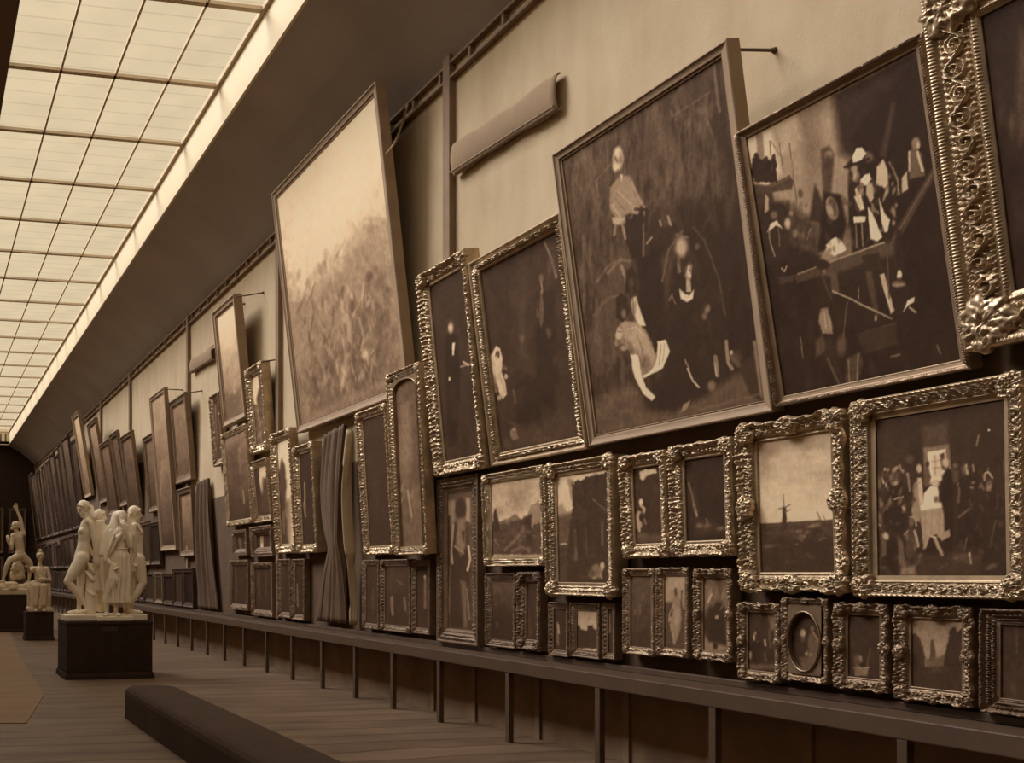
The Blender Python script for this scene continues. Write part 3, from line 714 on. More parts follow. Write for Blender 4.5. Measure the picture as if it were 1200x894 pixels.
# crowd on timber beams, wide dark picture
B_ops = [('G', 150, .62, 480, .04), ('N', .16, 22, 30, 8), 
  ('P', [(868,165),(935,130),(985,160),(975,330),(930,300),(905,250),(872,245)], .62, 7, .8),
  ('P', [(868,168),(905,150),(915,200),(900,225),(875,228)], .86, 4), ('P', [(905,150),(938,135),(942,165),(915,182)], .74, 5), ('P',[(905,155),(932,145),(938,168),(912,176)],.55,3,.35,3),
  ('P', [(935,135),(960,120),(965,175),(948,185)], .46, 6, .7), ('P', [(965,130),(975,120),(1000,175),(975,190)], .58, 6, .6),
  ('P', [(975,110),(1075,55),(1105,240),(1010,190),(985,180)], .10, 7), ('N', .04, 12, 20, 5),
  ('P', [(995,165),(1020,130),(1080,60),(1100,190),(1130,400),(1060,330),(1035,240),(1020,190)], .05, 4),
  ('P', [(1045,120),(1050,120),(1038,185),(1031,182)], .30, 2, .6), ('P', [(936,125),(975,190),(968,215),(940,180)], .40, 6, .5),
  ('P', [(885,152),(893,148),(897,205),(890,210)], .50, 1.2), 
  ('P', [(866,236),(880,222),(905,215),(910,300),(870,340)], .20, 2), ('P', [(866,214),(881,215),(900,218),(925,205),(930,212),(928,222),(905,225),(875,224)], .22, 1.2), ('S', [(868,217),(885,215),(905,218),(925,208)], 1.6, .38, .7),
  ('P', [(882,185),(889,183),(893,188),(896,185),(903,188),(907,180),(910,192),(911,214),(884,214),(880,204)], .08, .8, 1, 1.5), ('E', 886,182,2.6,3.5,10,.1), ('E',898,186,2.2,3,0,.14), ('E',907,184,2,3.5,0,.16),
  ('S', [(902,165),(905,200)], 1, .25), ('S', [(903,165),(914,182)], 1, .35), ('S', [(913,168),(918,200)], 1, .3), ('S', [(925,168),(934,240)], 1.6, .36), ('S', [(925,180),(940,250)], 1, .7, .6),
  ('P', [(962,175),(972,170),(978,182),(972,250),(964,230)], .22, 2, .9), ('E', 971,182,4,5,20,.55,.5), ('E', 970,190,5,8,0,.2,.5),
  ('P', [(940,175),(960,190),(965,240),(945,235)], .42, 5, .5), ('P', [(955,216),(964,236),(964,262),(948,258)], .14, 2),
  ('P', [(895,240),(925,235),(925,285),(960,300),(960,360),(880,400),(876,340),(885,290)], .07, 3), 
  ('X', 26, 905, 235, 950, 290, 2.5, 5, .12, .5, .6, 3),
  ('P', [(897,228),(900,232),(901,246),(896,250)], .72, 1), ('E', 907,246,13,6,-8,.07,.2), ('E', 911,250,5,6,0,.15), ('P', [(899,272),(903,262),(910,258),(917,268),(909,264),(903,270)], .86, .8), ('S', [(901,270),(903,284),(908,300)], 2, .5), ('E', 923,262,4,8,0,.78,.4), ('E',932,278,3,6,10,.4,.4),
  ('E', 938,227,4,6,0,.45,.3), ('E', 938,227,2.5,4.5,0,.3,.3), ('E', 937,240,3,8,0,.6,.4,.7), 
  ('P', [(966,225),(985,228),(992,262),(985,290),(958,296),(962,250)], .05, 2), ('E', 975,244,7,14,-12,.52,.12), ('E', 976,243,5,11,-12,.28,.15), ('E', 973,247,3.5,8,-12,.62,.3), 
  ('P', [(968,287),(974,281),(980,278),(987,283),(992,293),(978,300),(972,297)], .95, .9, 1, 1), ('E', 972,292,4,8,20,.85,.3),
  # standing man with plumed hat drinking
  ('P', [(994,205),(1000,185),(1015,180),(1040,188),(1050,215),(1052,270),(1040,290),(1000,300),(994,250)], .06, 1.5), 
  ('E', 1006,190,15,7,-22,.07,.2), ('P', [(999,184),(1004,174),(1010,173),(1015,180),(1008,188),(1000,190)], .98, .8), ('E', 1018,184,6,6,0,.32,.4), ('E', 1001,198,4,5,0,.6,.4), ('E',1003,207,4,6,0,.7,.4),
  ('P', [(1007,213),(1012,206),(1019,203),(1021,210),(1016,216),(1010,218)], 1.0, .6), ('P',[(1003,220),(1011,212),(1012,228),(1006,232)],.6,1), ('P', [(1027,196),(1035,186),(1040,200),(1041,214),(1037,220),(1026,216),(1030,208)], .80, .9), ('P', [(1015,214),(1022,214),(1024,232),(1020,238),(1016,228)], .75, .9),
  ('P', [(1001,230),(1009,228),(1013,245),(1008,247)], .85, .8), ('P', [(1000,254),(1014,254),(1014,260),(1001,261)], .95, .6), ('S', [(1003,262),(1004,290)], 1.6, .45), ('S', [(1010,262),(1011,288)], 1.6, .5),
  ('P', [(1017,243),(1022,250),(1034,278),(1028,283),(1020,280)], 1.0, .7), ('P', [(1030,232),(1036,250),(1043,258),(1040,272),(1036,272)], .92, .7),
  ('P', [(1026,236),(1034,262),(1036,275),(1026,250)], .04, .8), ('S', [(1042,190),(1052,210),(1054,228)], 1.6, .5), 
  # man behind
  ('P', [(1064,178),(1072,172),(1080,180),(1084,206),(1066,210)], .34, 1), ('E', 1073,168,5,7,0,.5), ('E', 1076,170,2,4,0,.72,.4), ('S', [(1066,178),(1066,200)], 2.4, .7), ('S', [(1075,178),(1081,200)], 3.0, .8), ('P', [(1057,208),(1063,200),(1064,222),(1057,226)], .75, 1), 
  ('P', [(878,345),(905,332),(966,322),(1046,296),(1100,250),(1145,440),(905,480),(880,400)], .06, 6, .9), ('P', [(905,232),(960,262),(962,310),(912,325),(880,330),(884,262)], .07, 6, .7), ('X', 40, 995, 180, 1050, 290, 2, 5, .04, .4, .5, 17), ('X', 50, 880, 235, 990, 300, 2.5, 5, .04, .36, .45, 18), ('X', 40, 900, 330, 1080, 460, 4, 9, .04, .2, .4, 19), ('X', 14, 1020, 200, 1050, 270, 2, 5, .6, .95, .5, 20),
  ('P', [(999,184),(1004,174),(1010,173),(1015,180),(1008,188),(1000,190)], .98, .8), ('P', [(1008,212),(1013,206),(1019,204),(1021,210),(1015,217)], 1.0, .8), ('P', [(1028,197),(1035,188),(1040,200),(1040,212),(1035,218),(1027,214)], .78, 1), ('S', [(1003,222),(1008,240)], 3, .75), ('P', [(1016,216),(1022,216),(1023,230),(1019,236),(1015,228)], .72, .9), ('P', [(1017,243),(1022,250),(1032,276),(1027,281),(1020,278)], .96, .8), ('P', [(1031,236),(1037,252),(1041,262),(1038,271),(1033,262)], .86, .8), ('P', [(1000,254),(1014,254),(1014,259),(1001,260)], .9, .6), ('S', [(990,196),(1003,192),(1018,186)], 3, .06), ('S', [(1046,196),(1052,214),(1052,228)], 1.4, .45),
  # beams
  ('P', [(1042,282),(1094,194),(1099,200),(1048,292)], .22, 1), ('S', [(1044,286),(1096,198)], 1.2, .42, .8), ('P',[(1050,268),(1056,270),(1060,320),(1050,310)],.1,2),
  ('P', [(966,309),(1036,284),(1044,286),(1046,296),(968,322)], .26, .8), ('S', [(967,309),(1036,284)], 2.2, .58), ('P', [(930,322),(964,312),(964,322),(935,332)], .22, 1), ('S', [(935,321),(958,312)], 1.8, .5), ('P', [(912,325),(930,322),(930,330),(914,333)], .2, 1), ('S', [(916,314),(919,318),(922,312)], 1.2, .7),
  ('P', [(972,320),(981,318),(984,345),(975,345)], .28, 1.2), ('S', [(960,315),(966,330),(974,350)], 2.5, .22), ('E', 964,310,8,6,0,.09),
  ('P', [(1010,300),(1030,296),(1034,316),(1014,318)], .12, 1), ('P', [(1031,322),(1036,320),(1048,364),(1044,368)], .72, .8), ('S', [(1033,330),(1045,366)], 1.2, .95, .7), ('P', [(1014,318),(1022,318),(1030,370),(1026,375),(1018,340)], .24, 1.2), ('E', 1026,373,1.6,3.5,0,.6), ('S', [(1040,300),(1042,350)], 1.5, .3),
  ('S', [(976,341),(1000,352),(1046,374)], 1.7, .68), ('S', [(1006,336),(1006,350)], 1.1, .55), ('S', [(993,354),(990,375),(988,398)], 1.6, .3),
  ('E', 1054,322,2.6,5.5,0,.95,.25), ('E', 1053,333,7,4,0,.42,.35), ('S',[(1046,334),(1060,334)],1,.7), ('E', 1054,328,2,3,0,.2),
  ('P', [(1058,366),(1064,352),(1072,348),(1071,354),(1064,358)], 1.0, .6), ('S', [(1066,360),(1073,366)], 2, .7), ('P', [(1045,372),(1075,368),(1090,400),(1080,430),(1040,420)], .07, 3, .8), ('S',[(1098,405),(1102,414)],2,.35),
  ('P', [(1004,392),(1050,378),(1052,404),(1014,414)], .17, 1.5), ('S', [(1004,392),(1050,378)], 1, .26), ('S', [(1045,418),(1054,416)], 3, .36),
  ('P', [(962,362),(970,360),(976,384),(976,392),(964,390),(959,376)], .52, 1.2, 1, 1), ('S', [(966,365),(968,385)], 1.5, .75, .7), ('S', [(972,370),(974,388)], 1.2, .8, .6), ('P', [(955,395),(975,395),(990,450),(962,420)], .13, 3),
  ('P', [(956,400),(964,392),(968,410),(956,420)], .26, 1.5), ('E', 986,405,6,12,5,.30,.4), ('P', [(992,420),(1008,412),(1012,425),(1004,452),(990,452)], .24, 1.5), ('S', [(1006,415),(1004,450)], 1.4, .5), ('S', [(994,422),(996,450)], 1.4, .45), ('S', [(970,420),(984,452)], 2.5, .3), ('S', [(938,395),(941,420)], 1, .5), ('S', [(872,300),(876,340),(884,360)], 2, .35, .6), ('S', [(890,300),(884,350),(878,390)], 3, .18, .8), ('P', [(893,250),(905,240),(918,243),(924,262),(922,300),(900,312),(892,280)], .12, 2, .8), ('P', [(899,272),(903,262),(910,258),(917,268),(909,264),(903,270)], .86, .8), ('S', [(901,270),(903,284),(908,300)], 1.8, .5), ('S', [(912,268),(914,288)], 1.4, .36), ('E', 907,252,3.4,4.5,0,.40,.4), ('P', [(897,228),(900,232),(901,246),(896,250)], .66, 1), ('E', 923,262,3.4,6,0,.74,.4), ('E', 932,274,3,5,10,.42,.4), ('E', 927,250,2.4,3,0,.5,.4), ('E', 941,276,2.4,4,0,.34,.4), ('S', [(946,280),(950,268)], 1.4, .42), ('S', [(870,275),(876,300)], 3, .34, .7)]
picture([(864, 152), (1077, 41), (1137, 432), (908, 478)],
  'large painting of a crowd on timber beams and a drinking man in plumed hat', 'thin', fw=.062, D=.09, off=.03, ops=B_ops, base=.1, gain=1.6, fmat=GILT2, fh=.03)
# great dark picture of a kneeling group under an old man
C_ops = [('G', 60, .30, 500, .15), ('N', .13, 4, 36, 11), ('N', .06, 3, 8, 12), ('X', 60, 660, 80, 880, 440, 5, 22, .08, .36, .28, 13), ('P', [(740,330),(765,250),(800,235),(870,240),(895,420),(850,450),(780,300),(760,380),(745,380)], .09, 12, .7), ('P', [(745,300),(775,290),(785,400),(765,420),(750,380)], .07, 6, .8), ('GX', 660, .03, 890, -.05),
  ('P', [(835,70),(843,66),(850,110),(862,200),(885,330),(892,400),(870,330),(850,220),(838,120)], .10, 5, .7), ('S', [(836,75),(843,130)], 4, .55, .5), 
  ('P', [(775,110),(832,75),(834,104),(780,140)], .22, 4, .7), ('S', [(788,136),(832,108)], 2, .48, .5), ('X', 18, 785, 118, 840, 150, 2.2, 9, .38, .5, .35, 7), ('E', 686,182,5,9,0,.44,.8,.6), ('S', [(680,172),(725,158)], 7, .40, .25),
  ('X', 30, 760, 70, 860, 260, 4, 20, .2, .46, .3, 5), ('X', 24, 660, 190, 720, 330, 3, 18, .22, .44, .35, 6), ('E', 778,170,8,14,0,.44,.8,.5),
  # seated old man
  ('P', [(715,220),(726,206),(738,206),(752,236),(758,245),(750,262),(735,262),(722,262),(715,240)], .55, 1.5), ('P', [(716,224),(730,212),(740,232),(730,256),(717,250)], .52, 2), ('S', [(717,240),(728,255)], 2.5, .68, .6), ('S', [(740,212),(752,240)], 2.5, .66, .6), ('S', [(733,250),(742,240)], 2.4, .7, .7), ('S', [(722,226),(736,236)], 2, .4, .6),
  ('E', 724,186,6.8,14,4,.62,.2), ('E', 724,179,4,6,0,.86,.4), ('E', 722,196,4,6,0,.84,.4), ('S', [(726,178),(728,190)], 1.2, .4), ('S',[(721,184),(724,190)],1.4,.35), ('E', 724,204,4,5,0,.3,.4), ('P', [(726,204),(730,205),(728,213)], .8, .7),
  ('P', [(733,252),(752,240),(756,262),(752,300),(742,305),(732,280)], .09, 1.5), ('P', [(742,240),(750,242),(748,251),(739,250)], .62, 1), ('S', [(722,258),(720,275)], 3, .55, .8), ('S', [(728,257),(733,280)], 3, .6, .8), ('P', [(717,255),(732,256),(726,264),(718,262)], .7, 1), ('S', [(745,245),(758,246),(757,270)], 4, .12),
  ('S', [(754,262),(754,300)], 2, .35), ('S', [(764,278),(758,285)], 2.4, .5), ('E', 782,258,7,7,0,.25,.5), ('S', [(783,254),(786,263)], 2.5, .62), ('S', [(773,258),(775,264)], 2, .5), ('S', [(700,210),(716,192)], 2, .42, .6), ('S', [(699,212),(701,230)], 2.5, .5, .6),
  # kneeling mass
  ('P', [(703,350),(712,318),(730,300),(742,305),(746,330),(745,400),(700,440),(690,420),(694,370)], .27, 4), ('S', [(712,320),(727,304),(738,306)], 4, .55, .5), ('S', [(736,345),(733,325),(728,312)], 4, .62, .6),
  ('P', [(734,318),(741,312),(746,322),(746,342),(738,350),(732,340)], .10, 1.2), ('E', 740,331,3.6,6,0,.24,.4), ('P', [(722,350),(728,343),(735,350),(738,365),(730,378),(722,372)], .10, 1.2), ('E', 731,367,3,5.5,0,.5,.4), ('E', 731,357,7,10,0,.15,.5,.5),
  ('S', [(696,370),(712,350),(724,346)], 3, .42, .5), ('S', [(705,420),(700,380)], 3, .38, .4),
  ('P', [(739,350),(745,347),(757,382),(748,382),(741,366)], .86, .8), ('S', [(741,350),(744,378)], 1, .5), 
  ('P', [(723,384),(733,376),(748,380),(757,392),(762,405),(773,420),(770,435),(754,442),(745,430),(740,415),(733,405),(723,400)], .55, 1.2), ('P', [(737,378),(750,382),(758,400),(768,424),(766,434),(756,434),(750,412),(740,400)], .62, 2.0), ('E', 757,425,8,9,0,.36,.6,.7), ('E',745,398,7,8,30,.72,.5), ('E', 750,415,3,5,0,.22,.5,.8),
  ('P', [(738,414),(748,416),(752,440),(758,456),(770,468),(776,462),(778,468),(772,474),(762,470),(750,452),(742,436)], .84, .8), ('E', 773,464,4.5,4,0,.9,.3), ('E', 772,463,1.6,1.4,0,.3), ('E', 727,392,5,9,10,.68,.3), ('E', 730,387,2,2,0,.4), ('E', 724,402,4,4,0,.5), ('E', 731,408,4,3,0,.6), ('S', [(733,380),(736,402)], 1.2, .3, .7),
  ('P', [(770,400),(780,398),(784,412),(776,432),(760,440),(754,444),(766,430),(772,415)], .92, .8), ('S', [(776,402),(771,432)], .9, .6), ('S', [(780,404),(774,430)], .9, .6), ('S', [(754,441),(765,436)], 2.5, .95), ('S', [(734,420),(742,450),(758,468),(770,476)], 3, .15),
  # right group: veiled old man and kneeling woman
  ('P', [(775,300),(792,270),(812,262),(828,282),(845,330),(853,400),(850,440),(835,462),(800,478),(770,484),(748,480),(760,460),(776,440),(786,400),(780,350)], .10, 3), ('P',[(775,305),(790,275),(800,268),(796,290),(786,320),(782,360)],.26,3,.8), ('S', [(826,284),(842,325),(850,370)], 2.2, .32, .7), ('S',[(812,266),(826,282)],3,.3,.6),
  ('E', 799,289,8,13,0,.42,.35), ('E', 798,290,5.5,10,0,.72,.4), ('S', [(795,302),(796,318)], 4, .42), ('S',[(792,275),(806,278)],2,.5,.6), ('E', 817,289,3,4,0,.28),
  ('E', 808,318,5.5,9,8,.78,.2), ('S', [(805,311),(803,320)], 1.4, .25), ('S', [(809,306),(806,311)], 1.6, .3), ('S', [(807,316),(809,317)], 1.4, .3), ('E', 813,318,2.5,9,5,.12), ('P', [(804,326),(809,327),(810,342),(804,342)], .68, .8), ('P', [(796,338),(803,345),(808,346),(813,339),(812,350),(805,354),(798,350)], .93, .7), ('S', [(797,341),(804,349),(812,345)], 1, .6,.5),
  ('S', [(788,345),(784,352)], 2, .5, .7), ('S', [(788,348),(792,356)], 1.5, .6, .6), ('E', 829,362,3.2,5.5,15,.60,.4), ('E', 825,370,3,4,0,.5,.5), ('S', [(838,418),(841,440)], 4.5, .68), ('S', [(851,400),(853,425),(858,432)], 4, .52), ('E', 857,413,2,2.5,0,.8), ('S', [(857,418),(866,428)], 5, .3,.8), ('E', 862,420,6,9,0,.35,.5,.7),
  ('S', [(806,432),(812,446),(819,454)], 2.0, .82), ('S', [(803,422),(808,432)], 2.0, .5), ('E', 834,452,5,6,0,.42,.4), ('P', [(797,484),(801,474),(809,469),(806,478)], .6, 1), ('S', [(780,405),(778,430)], 2.5, .3,.6), 
  ('X', 34, 700, 310, 742, 440, 3, 12, .12, .40, .4, 14), ('X', 30, 780, 290, 850, 460, 3, 12, .06, .22, .45, 15), ('X', 16, 718, 222, 752, 256, 2, 6, .4, .72, .4, 16),
  ('P', [(728,378),(744,377),(756,386),(764,402),(769,420),(760,436),(752,424),(744,404),(732,396)], .66, 1.5, .85), ('S', [(747,392),(752,408),(756,426)], 1.4, .38, .6), ('S', [(735,386),(745,383),(755,394)], 1.4, .84, .6), ('E', 757,425,5,8,-20,.30,.5,.6), ('P', [(739,416),(746,416),(750,436),(757,454),(768,465),(764,470),(754,462),(744,442)], .92, .8), ('E', 726,392,4,7,10,.74,.3), ('S', [(724,388),(728,389)], 1.2, .3), ('S', [(723,398),(727,399)], 1.2, .35), ('P', [(771,402),(781,399),(785,412),(777,431),(768,436)], .95, .8), ('S', [(775,404),(772,428)], 1, .55), ('S', [(779,403),(777,424)], .9, .62), ('S', [(700,330),(712,312),(722,306)], 3, .40, .7), ('S', [(697,400),(702,360),(716,348)], 3, .34, .6), ('S', [(776,330),(784,292),(800,270)], 2.4, .38, .7), ('P', [(719,223),(729,212),(737,222),(744,238),(738,250),(726,252),(718,244)], .58, 1.6, .8), ('S', [(720,232),(732,246)], 1.2, .42), ('S', [(724,224),(740,240)], 1.2, .74, .7), ('S', [(718,240),(726,254)], 1.4, .76, .7),
  # floor
  ('P', [(694,470),(740,450),(760,480),(790,484),(830,462),(870,430),(894,460),(893,474),(697,512)], .38, 5, .7), ('X', 26, 696, 455, 750, 500, 5, 4, .22, .46, .4, 9), ('P', [(866,432),(884,410),(893,468),(880,466)], .16, 1.5), ('P', [(882,400),(887,398),(894,468),(890,462)], .45, 1.2), ('S', [(820,480),(890,462)], 3, .42,.5)]
picture([(651, 181), (846, 45), (905, 483), (690, 523)],
  'very large dark painting of an old man above a lamenting group, plain frame', 'plain', fw=.085, D=.10, off=.02, ops=C_ops, base=.2, gain=1.6, fh=.04)
# pair of framed pictures to its left
D_ops = [('G', 240, .16, 540, .14), ('N', .05, 14, 40, 22), 
  ('S', [(638,284),(646,302),(652,325)], 2.6, .42), ('E', 646,312,4,14,0,.26,.5,.7), ('P', [(606,300),(618,305),(622,440),(608,430)], .18, 4, .6), ('P', [(608,350),(616,345),(620,420),(610,420)], .26, 3, .6),
  ('P', [(573,424),(577,412),(582,405),(586,408),(589,420),(588,436),(592,446),(594,462),(589,468),(584,458),(576,450),(572,438)], .80, .9), ('E', 583,416,2.6,5,5,.25), ('S', [(576,415),(574,440)], 2, .95,.8), ('E', 582,420,1.6,3.5,0,.6), ('E', 581,455,3,5,0,.5), ('S', [(586,440),(592,460)], 3, .7), ('E', 585,466,2,3,0,.9), ('E', 593,441,2,3,0,.7),
  ('P', [(634,340),(637,352),(637,374),(634,385),(631,370),(633,355)], .95, .8), ('S', [(634,330),(636,345)], 2, .5), ('E', 643,390,3,6,-10,.72,.35), ('P', [(626,345),(650,340),(655,420),(650,480),(630,470)], .05, 3, .7),
  ('E', 612,396,3,5,0,.3,.5), ('P', [(600,455),(618,440),(632,446),(636,500),(606,504)], .07, 2), ('S', [(602,458),(604,472)], 3, .4,.7), ('P', [(597,505),(604,500),(608,514),(600,516)], .62, 1), ('P', [(604,500),(672,482),(676,515),(582,528)], .24, 4, .6), ('S',[(578,440),(600,520)],3,.1,.4), ('X', 40, 575, 330, 660, 500, 4, 12, .04, .22, .35, 33), ('X', 12, 574, 410, 594, 462, 1.6, 4, .5, .9, .5, 34), ('X', 14, 590, 495, 670, 522, 6, 2, .14, .32, .4, 35), ('S', [(631,352),(629,372)], 1.5, .4, .6), ('E', 634, 326, 2.6, 5, 0, .34, .4)]
picture([(551, 305), (652, 251), (687, 525), (575, 548)],
  'tall dark painting of a seated woman in a white headscarf, band-carved frame', 'band', fw=.125, D=.11, off=.02, ops=D_ops, base=.1, fh=.07)
E_ops = [('N', .05, 8, 30, 31), ('X', 24, 508, 340, 560, 530, 5, 12, .06, .2, .3, 36), ('E', 528,384,3.2,6.5,0,.66,.3), ('E', 527.5,382,2,3,0,.84,.4), ('S', [(527,389),(529,389)], 1, .4), ('P', [(521,392),(535,392),(540,430),(538,480),(534,520),(526,525),(522,440)], .05, 2), ('E', 527,378,4,4,0,.3,.4,.5), ('P', [(530,402),(533,402),(532,416),(530,416)], .95, .6), ('S', [(540,430),(552,426)], 2, .5), ('S', [(543,424),(549,428)], 1.6, .8), ('E', 527,444,1.4,2.5,0,.75), ('X', 8, 515, 450, 560, 530, 5, 8, .12, .22, .4, 2)]
picture([(482, 325), (547, 290), (567, 551), (509, 557)],
  'tall portrait of a standing man in black, heavy foliate gilt frame', 'ornate', fw=.155, D=.17, off=.02, ops=E_ops, base=.12)
# great pale sky picture
F_ops = [('G', 100, .97, 470, .38), ('P', [(320,225),(437,100),(448,250),(400,300),(352,350),(330,300)], .93, 22, .8), ('N', .02, 20, 20, 41),
  ('P', [(418,290),(432,262),(446,258),(465,430),(355,498),(343,420),(355,370),(372,340),(395,325)], .52, 14, .85), ('P', [(430,320),(452,315),(465,430),(420,465),(400,420)], .32, 12, .6), ('P', [(352,440),(400,400),(440,420),(462,440),(358,498)], .33, 12, .6), ('N', .12, 5, 9, 42), 
  ('X', 70, 345, 290, 460, 480, 3, 8, .3, .72, .35, 43), ('X', 40, 350, 350, 455, 470, 2, 9, .2, .42, .4, 44), ('X', 24, 405, 265, 450, 330, 4, 8, .45, .7, .35, 45), ('E', 433,324,4,5,0,.25,.5,.7),
  ('S', [(381,352),(382,366)], 3, .66, .6), ('P', [(399,352),(407,356),(411,380),(412,402),(407,400),(402,372)], .70, 2, .7), ('P', [(404,412),(409,415),(406,440),(403,454),(399,450),(402,430)], .66, 2, .7), ('S', [(412,345),(415,358)], 3, .75, .7), ('S', [(426,332),(424,350)], 2.5, .72, .7), ('S', [(420,372),(426,395),(424,410)], 3, .6, .7), ('E', 428,415,4,6,0,.74,.5),  ('E', 413,356,3,8,0,.3,.5), ('S', [(410,333),(424,330)], 1.2,.66,.5),
  ('P', [(372,480),(425,455),(462,440),(462,448),(360,496)], .5, 4, .6), ('P',[(350,340),(348,420),(357,498),(352,495),(338,380)],.5,6,.4), ('X', 70, 355, 330, 458, 475, 2, 7, .22, .66, .45, 30), ('X', 50, 385, 340, 440, 450, 1.5, 7, .45, .8, .45, 46)]
picture([(319, 226), (438, 96), (478, 459), (348, 508)],
  'huge tilted painting of a crowd under a pale sky, plain frame', 'plain', fw=.12, D=.13, off=.01, ops=F_ops, base=.6, fh=.05)
G_ops = [('G', 440, .28, 640, .36), ('N', .06, 6, 12, 51), ('E', 475,520,7,38,0,.42,.5,.7), ('P', [(470,475),(480,470),(482,540),(468,545)], .46, 3, .6), ('X', 14, 466, 570, 488, 610, 2, 8, .3, .62, .5, 4), ('P', [(462,600),(500,590),(502,636),(464,640)], .34, 5, .7), ('S', [(478,575),(482,605)], 2.5, .62,.7), ('P',[(486,520),(496,530),(498,560),(488,560)],.25,3,.5)]
picture([(451, 439), (490.5, 424), (500.6, 649), (462, 651)],
  'tall narrow painting with a round-arched top in a gilt frame, a pale standing figure', 'coved', fw=.10, D=.12, off=.12, ops=G_ops, base=.3, shape=('arch', 477, 462, 18, 22))
H_ops = [('N', .03, 8, 20, 61), ('X', 6, 432, 540, 452, 600, 3, 8, .14, .22, .4, 2)]
picture([(415, 483), (451, 473), (461, 649), (426, 651)],
  'tall almost black painting in a rough gilt frame beside the pale gathered curtain', 'ornate', fw=.11, D=.11, off=.02, ops=H_ops, base=.14)

# ================================================================== MIDDLE ROW
I_ops = [('G', 580, .30, 735, .20), ('N', .05, 5, 10, 71), ('P', [(523,586),(533,586),(534,625),(525,640)], .50, 1.6), ('P', [(546,583),(551,584),(551,612),(546,610)], .55, 1.2), ('P', [(522,606),(528,604),(530,690),(522,710)], .16, 2), ('E', 540,596,6.5,12,0,.15,.2), ('P', [(532,612),(547,612),(551,660),(548,735),(528,735),(528,660)], .13, 2), ('P', [(536,608),(545,606),(546,640),(540,652),(534,640)], .42, 2), ('P', [(541,622),(545,622),(543,636)], .12, 1), ('S', [(531,615),(529,645),(530,660)], 2.4, .55), ('S', [(549,640),(551,655),(548,668)], 2.6, .7), ('S', [(533,640),(543,648)], 2, .5), ('P', [(540,680),(546,682),(548,735),(543,735)], .42, 2, .8), ('S', [(547,690),(550,725)], 2, .5, .7), ('S', [(528,650),(526,720)], 1.5, .36, .7)]
picture([(510, 561), (560, 556), (559, 757), (511, 752)],
  'tall narrow painting of a long-haired robed figure, wide frame covered in small lattice carving', 'cross', fw=.155, D=.10, off=.015, ops=I_ops, base=.2, fmat=BRONZE, fh=.06)
J_ops = [('G', 560, .66, 612, .72), ('N', .10, 14, 10, 81), ('E', 607,580,14,10,80,.48,.9,.7), ('E', 590,576,12,6,0,.62,.8,.6), ('P', [(575,600),(585,594),(592,608),(576,612)], .56, 4, .7), ('P', [(573,612),(590,605),(620,600),(620,612),(575,622)], .84, 5, .6),
  ('P', [(584,612),(598,606),(604,602),(610,608),(612,616),(600,618)], .42, 1, 1, 1), ('P', [(606,612),(618,604),(622,592),(630,588),(637,590),(640,620),(610,620)], .50, 1, 1, 1.2), ('P', [(574,612),(590,613),(604,610),(618,606),(623,603),(624,615),(640,612),(640,650),(574,650)], .24, 1.5, 1, 1.5), ('N', .06, 4, 4, 83), ('P', [(579,596),(582,596),(583,606),(585,612),(586,622),(577,622)], .14, 1, 1, 1), ('S', [(592,644),(604,632),(614,620)], 4, .44, .7), ('S', [(600,646),(612,640),(620,646)], 3, .4, .7), ('S', [(624,608),(624,618)], 2, .6), ('P', [(614,606),(623,602),(624,640),(616,636)], .12, 2, .8), ('X', 22, 576, 612, 636, 646, 3, 2, .15, .45, .5, 3), ('S', [(579,632),(584,638)], 2, .5,.6)]
picture([(565, 556), (634, 545), (638, 662), (567, 665)],
  'landscape painting of pale mountains and rocks under cloud, in a gilt frame', 'coved', fw=.095, D=.12, off=.03, ops=J_ops, base=.3, cr=.9)
K_ops = [('G', 552, .84, 600, .78), ('N', .04, 10, 10, 91), ('P', [(652,595),(658,590),(662,596),(668,604),(672,612),(652,612)], .58, 1.5, 1, 1), ('P', [(652,606),(668,600),(680,598),(690,690),(652,690)], .28, 3), ('P', [(672,566),(676,562),(683,563),(686,559),(694,557),(718,552),(720,690),(664,690),(666,630),(670,604),(671,590),(670,578)], .14, 1, 1, 2.2), ('N', .03, 6, 12, 92), ('P', [(652,640),(720,636),(720,690),(652,690)], .18, 3, .6), ('S', [(674,622),(675,655)], 3.5, .36, .8), ('S', [(686,600),(688,654)], 1.6, .3, .7), ('S', [(706,612),(706,638)], 2.6, .36, .8), ('S', [(695,585),(710,598)], 1.2, .42), ('S', [(657,637),(664,637)], 1.4, .7), ('P', [(688,676),(694,664),(700,660),(706,668),(706,678)], .42, 1.2, 1, 1.5), ('E', 706,663,2.5,5,0,.66,.3), ('X', 14, 690, 662, 706, 678, 1.5, 1.5, .35, .6, .7, 2), ('S',[(676,590),(684,600)],2,.2), ('X', 40, 668, 560, 716, 640, 3, 7, .06, .24, .45, 28), ('X', 26, 652, 640, 718, 678, 5, 3, .14, .32, .4, 29)]
picture([(637, 546), (716, 531), (719, 699), (640, 698)],
  'painting of a dark wooded cliff above water, bright sky at top left', 'coved', fw=.115, D=.14, off=.02, ops=K_ops, base=.3, cr=1.2)
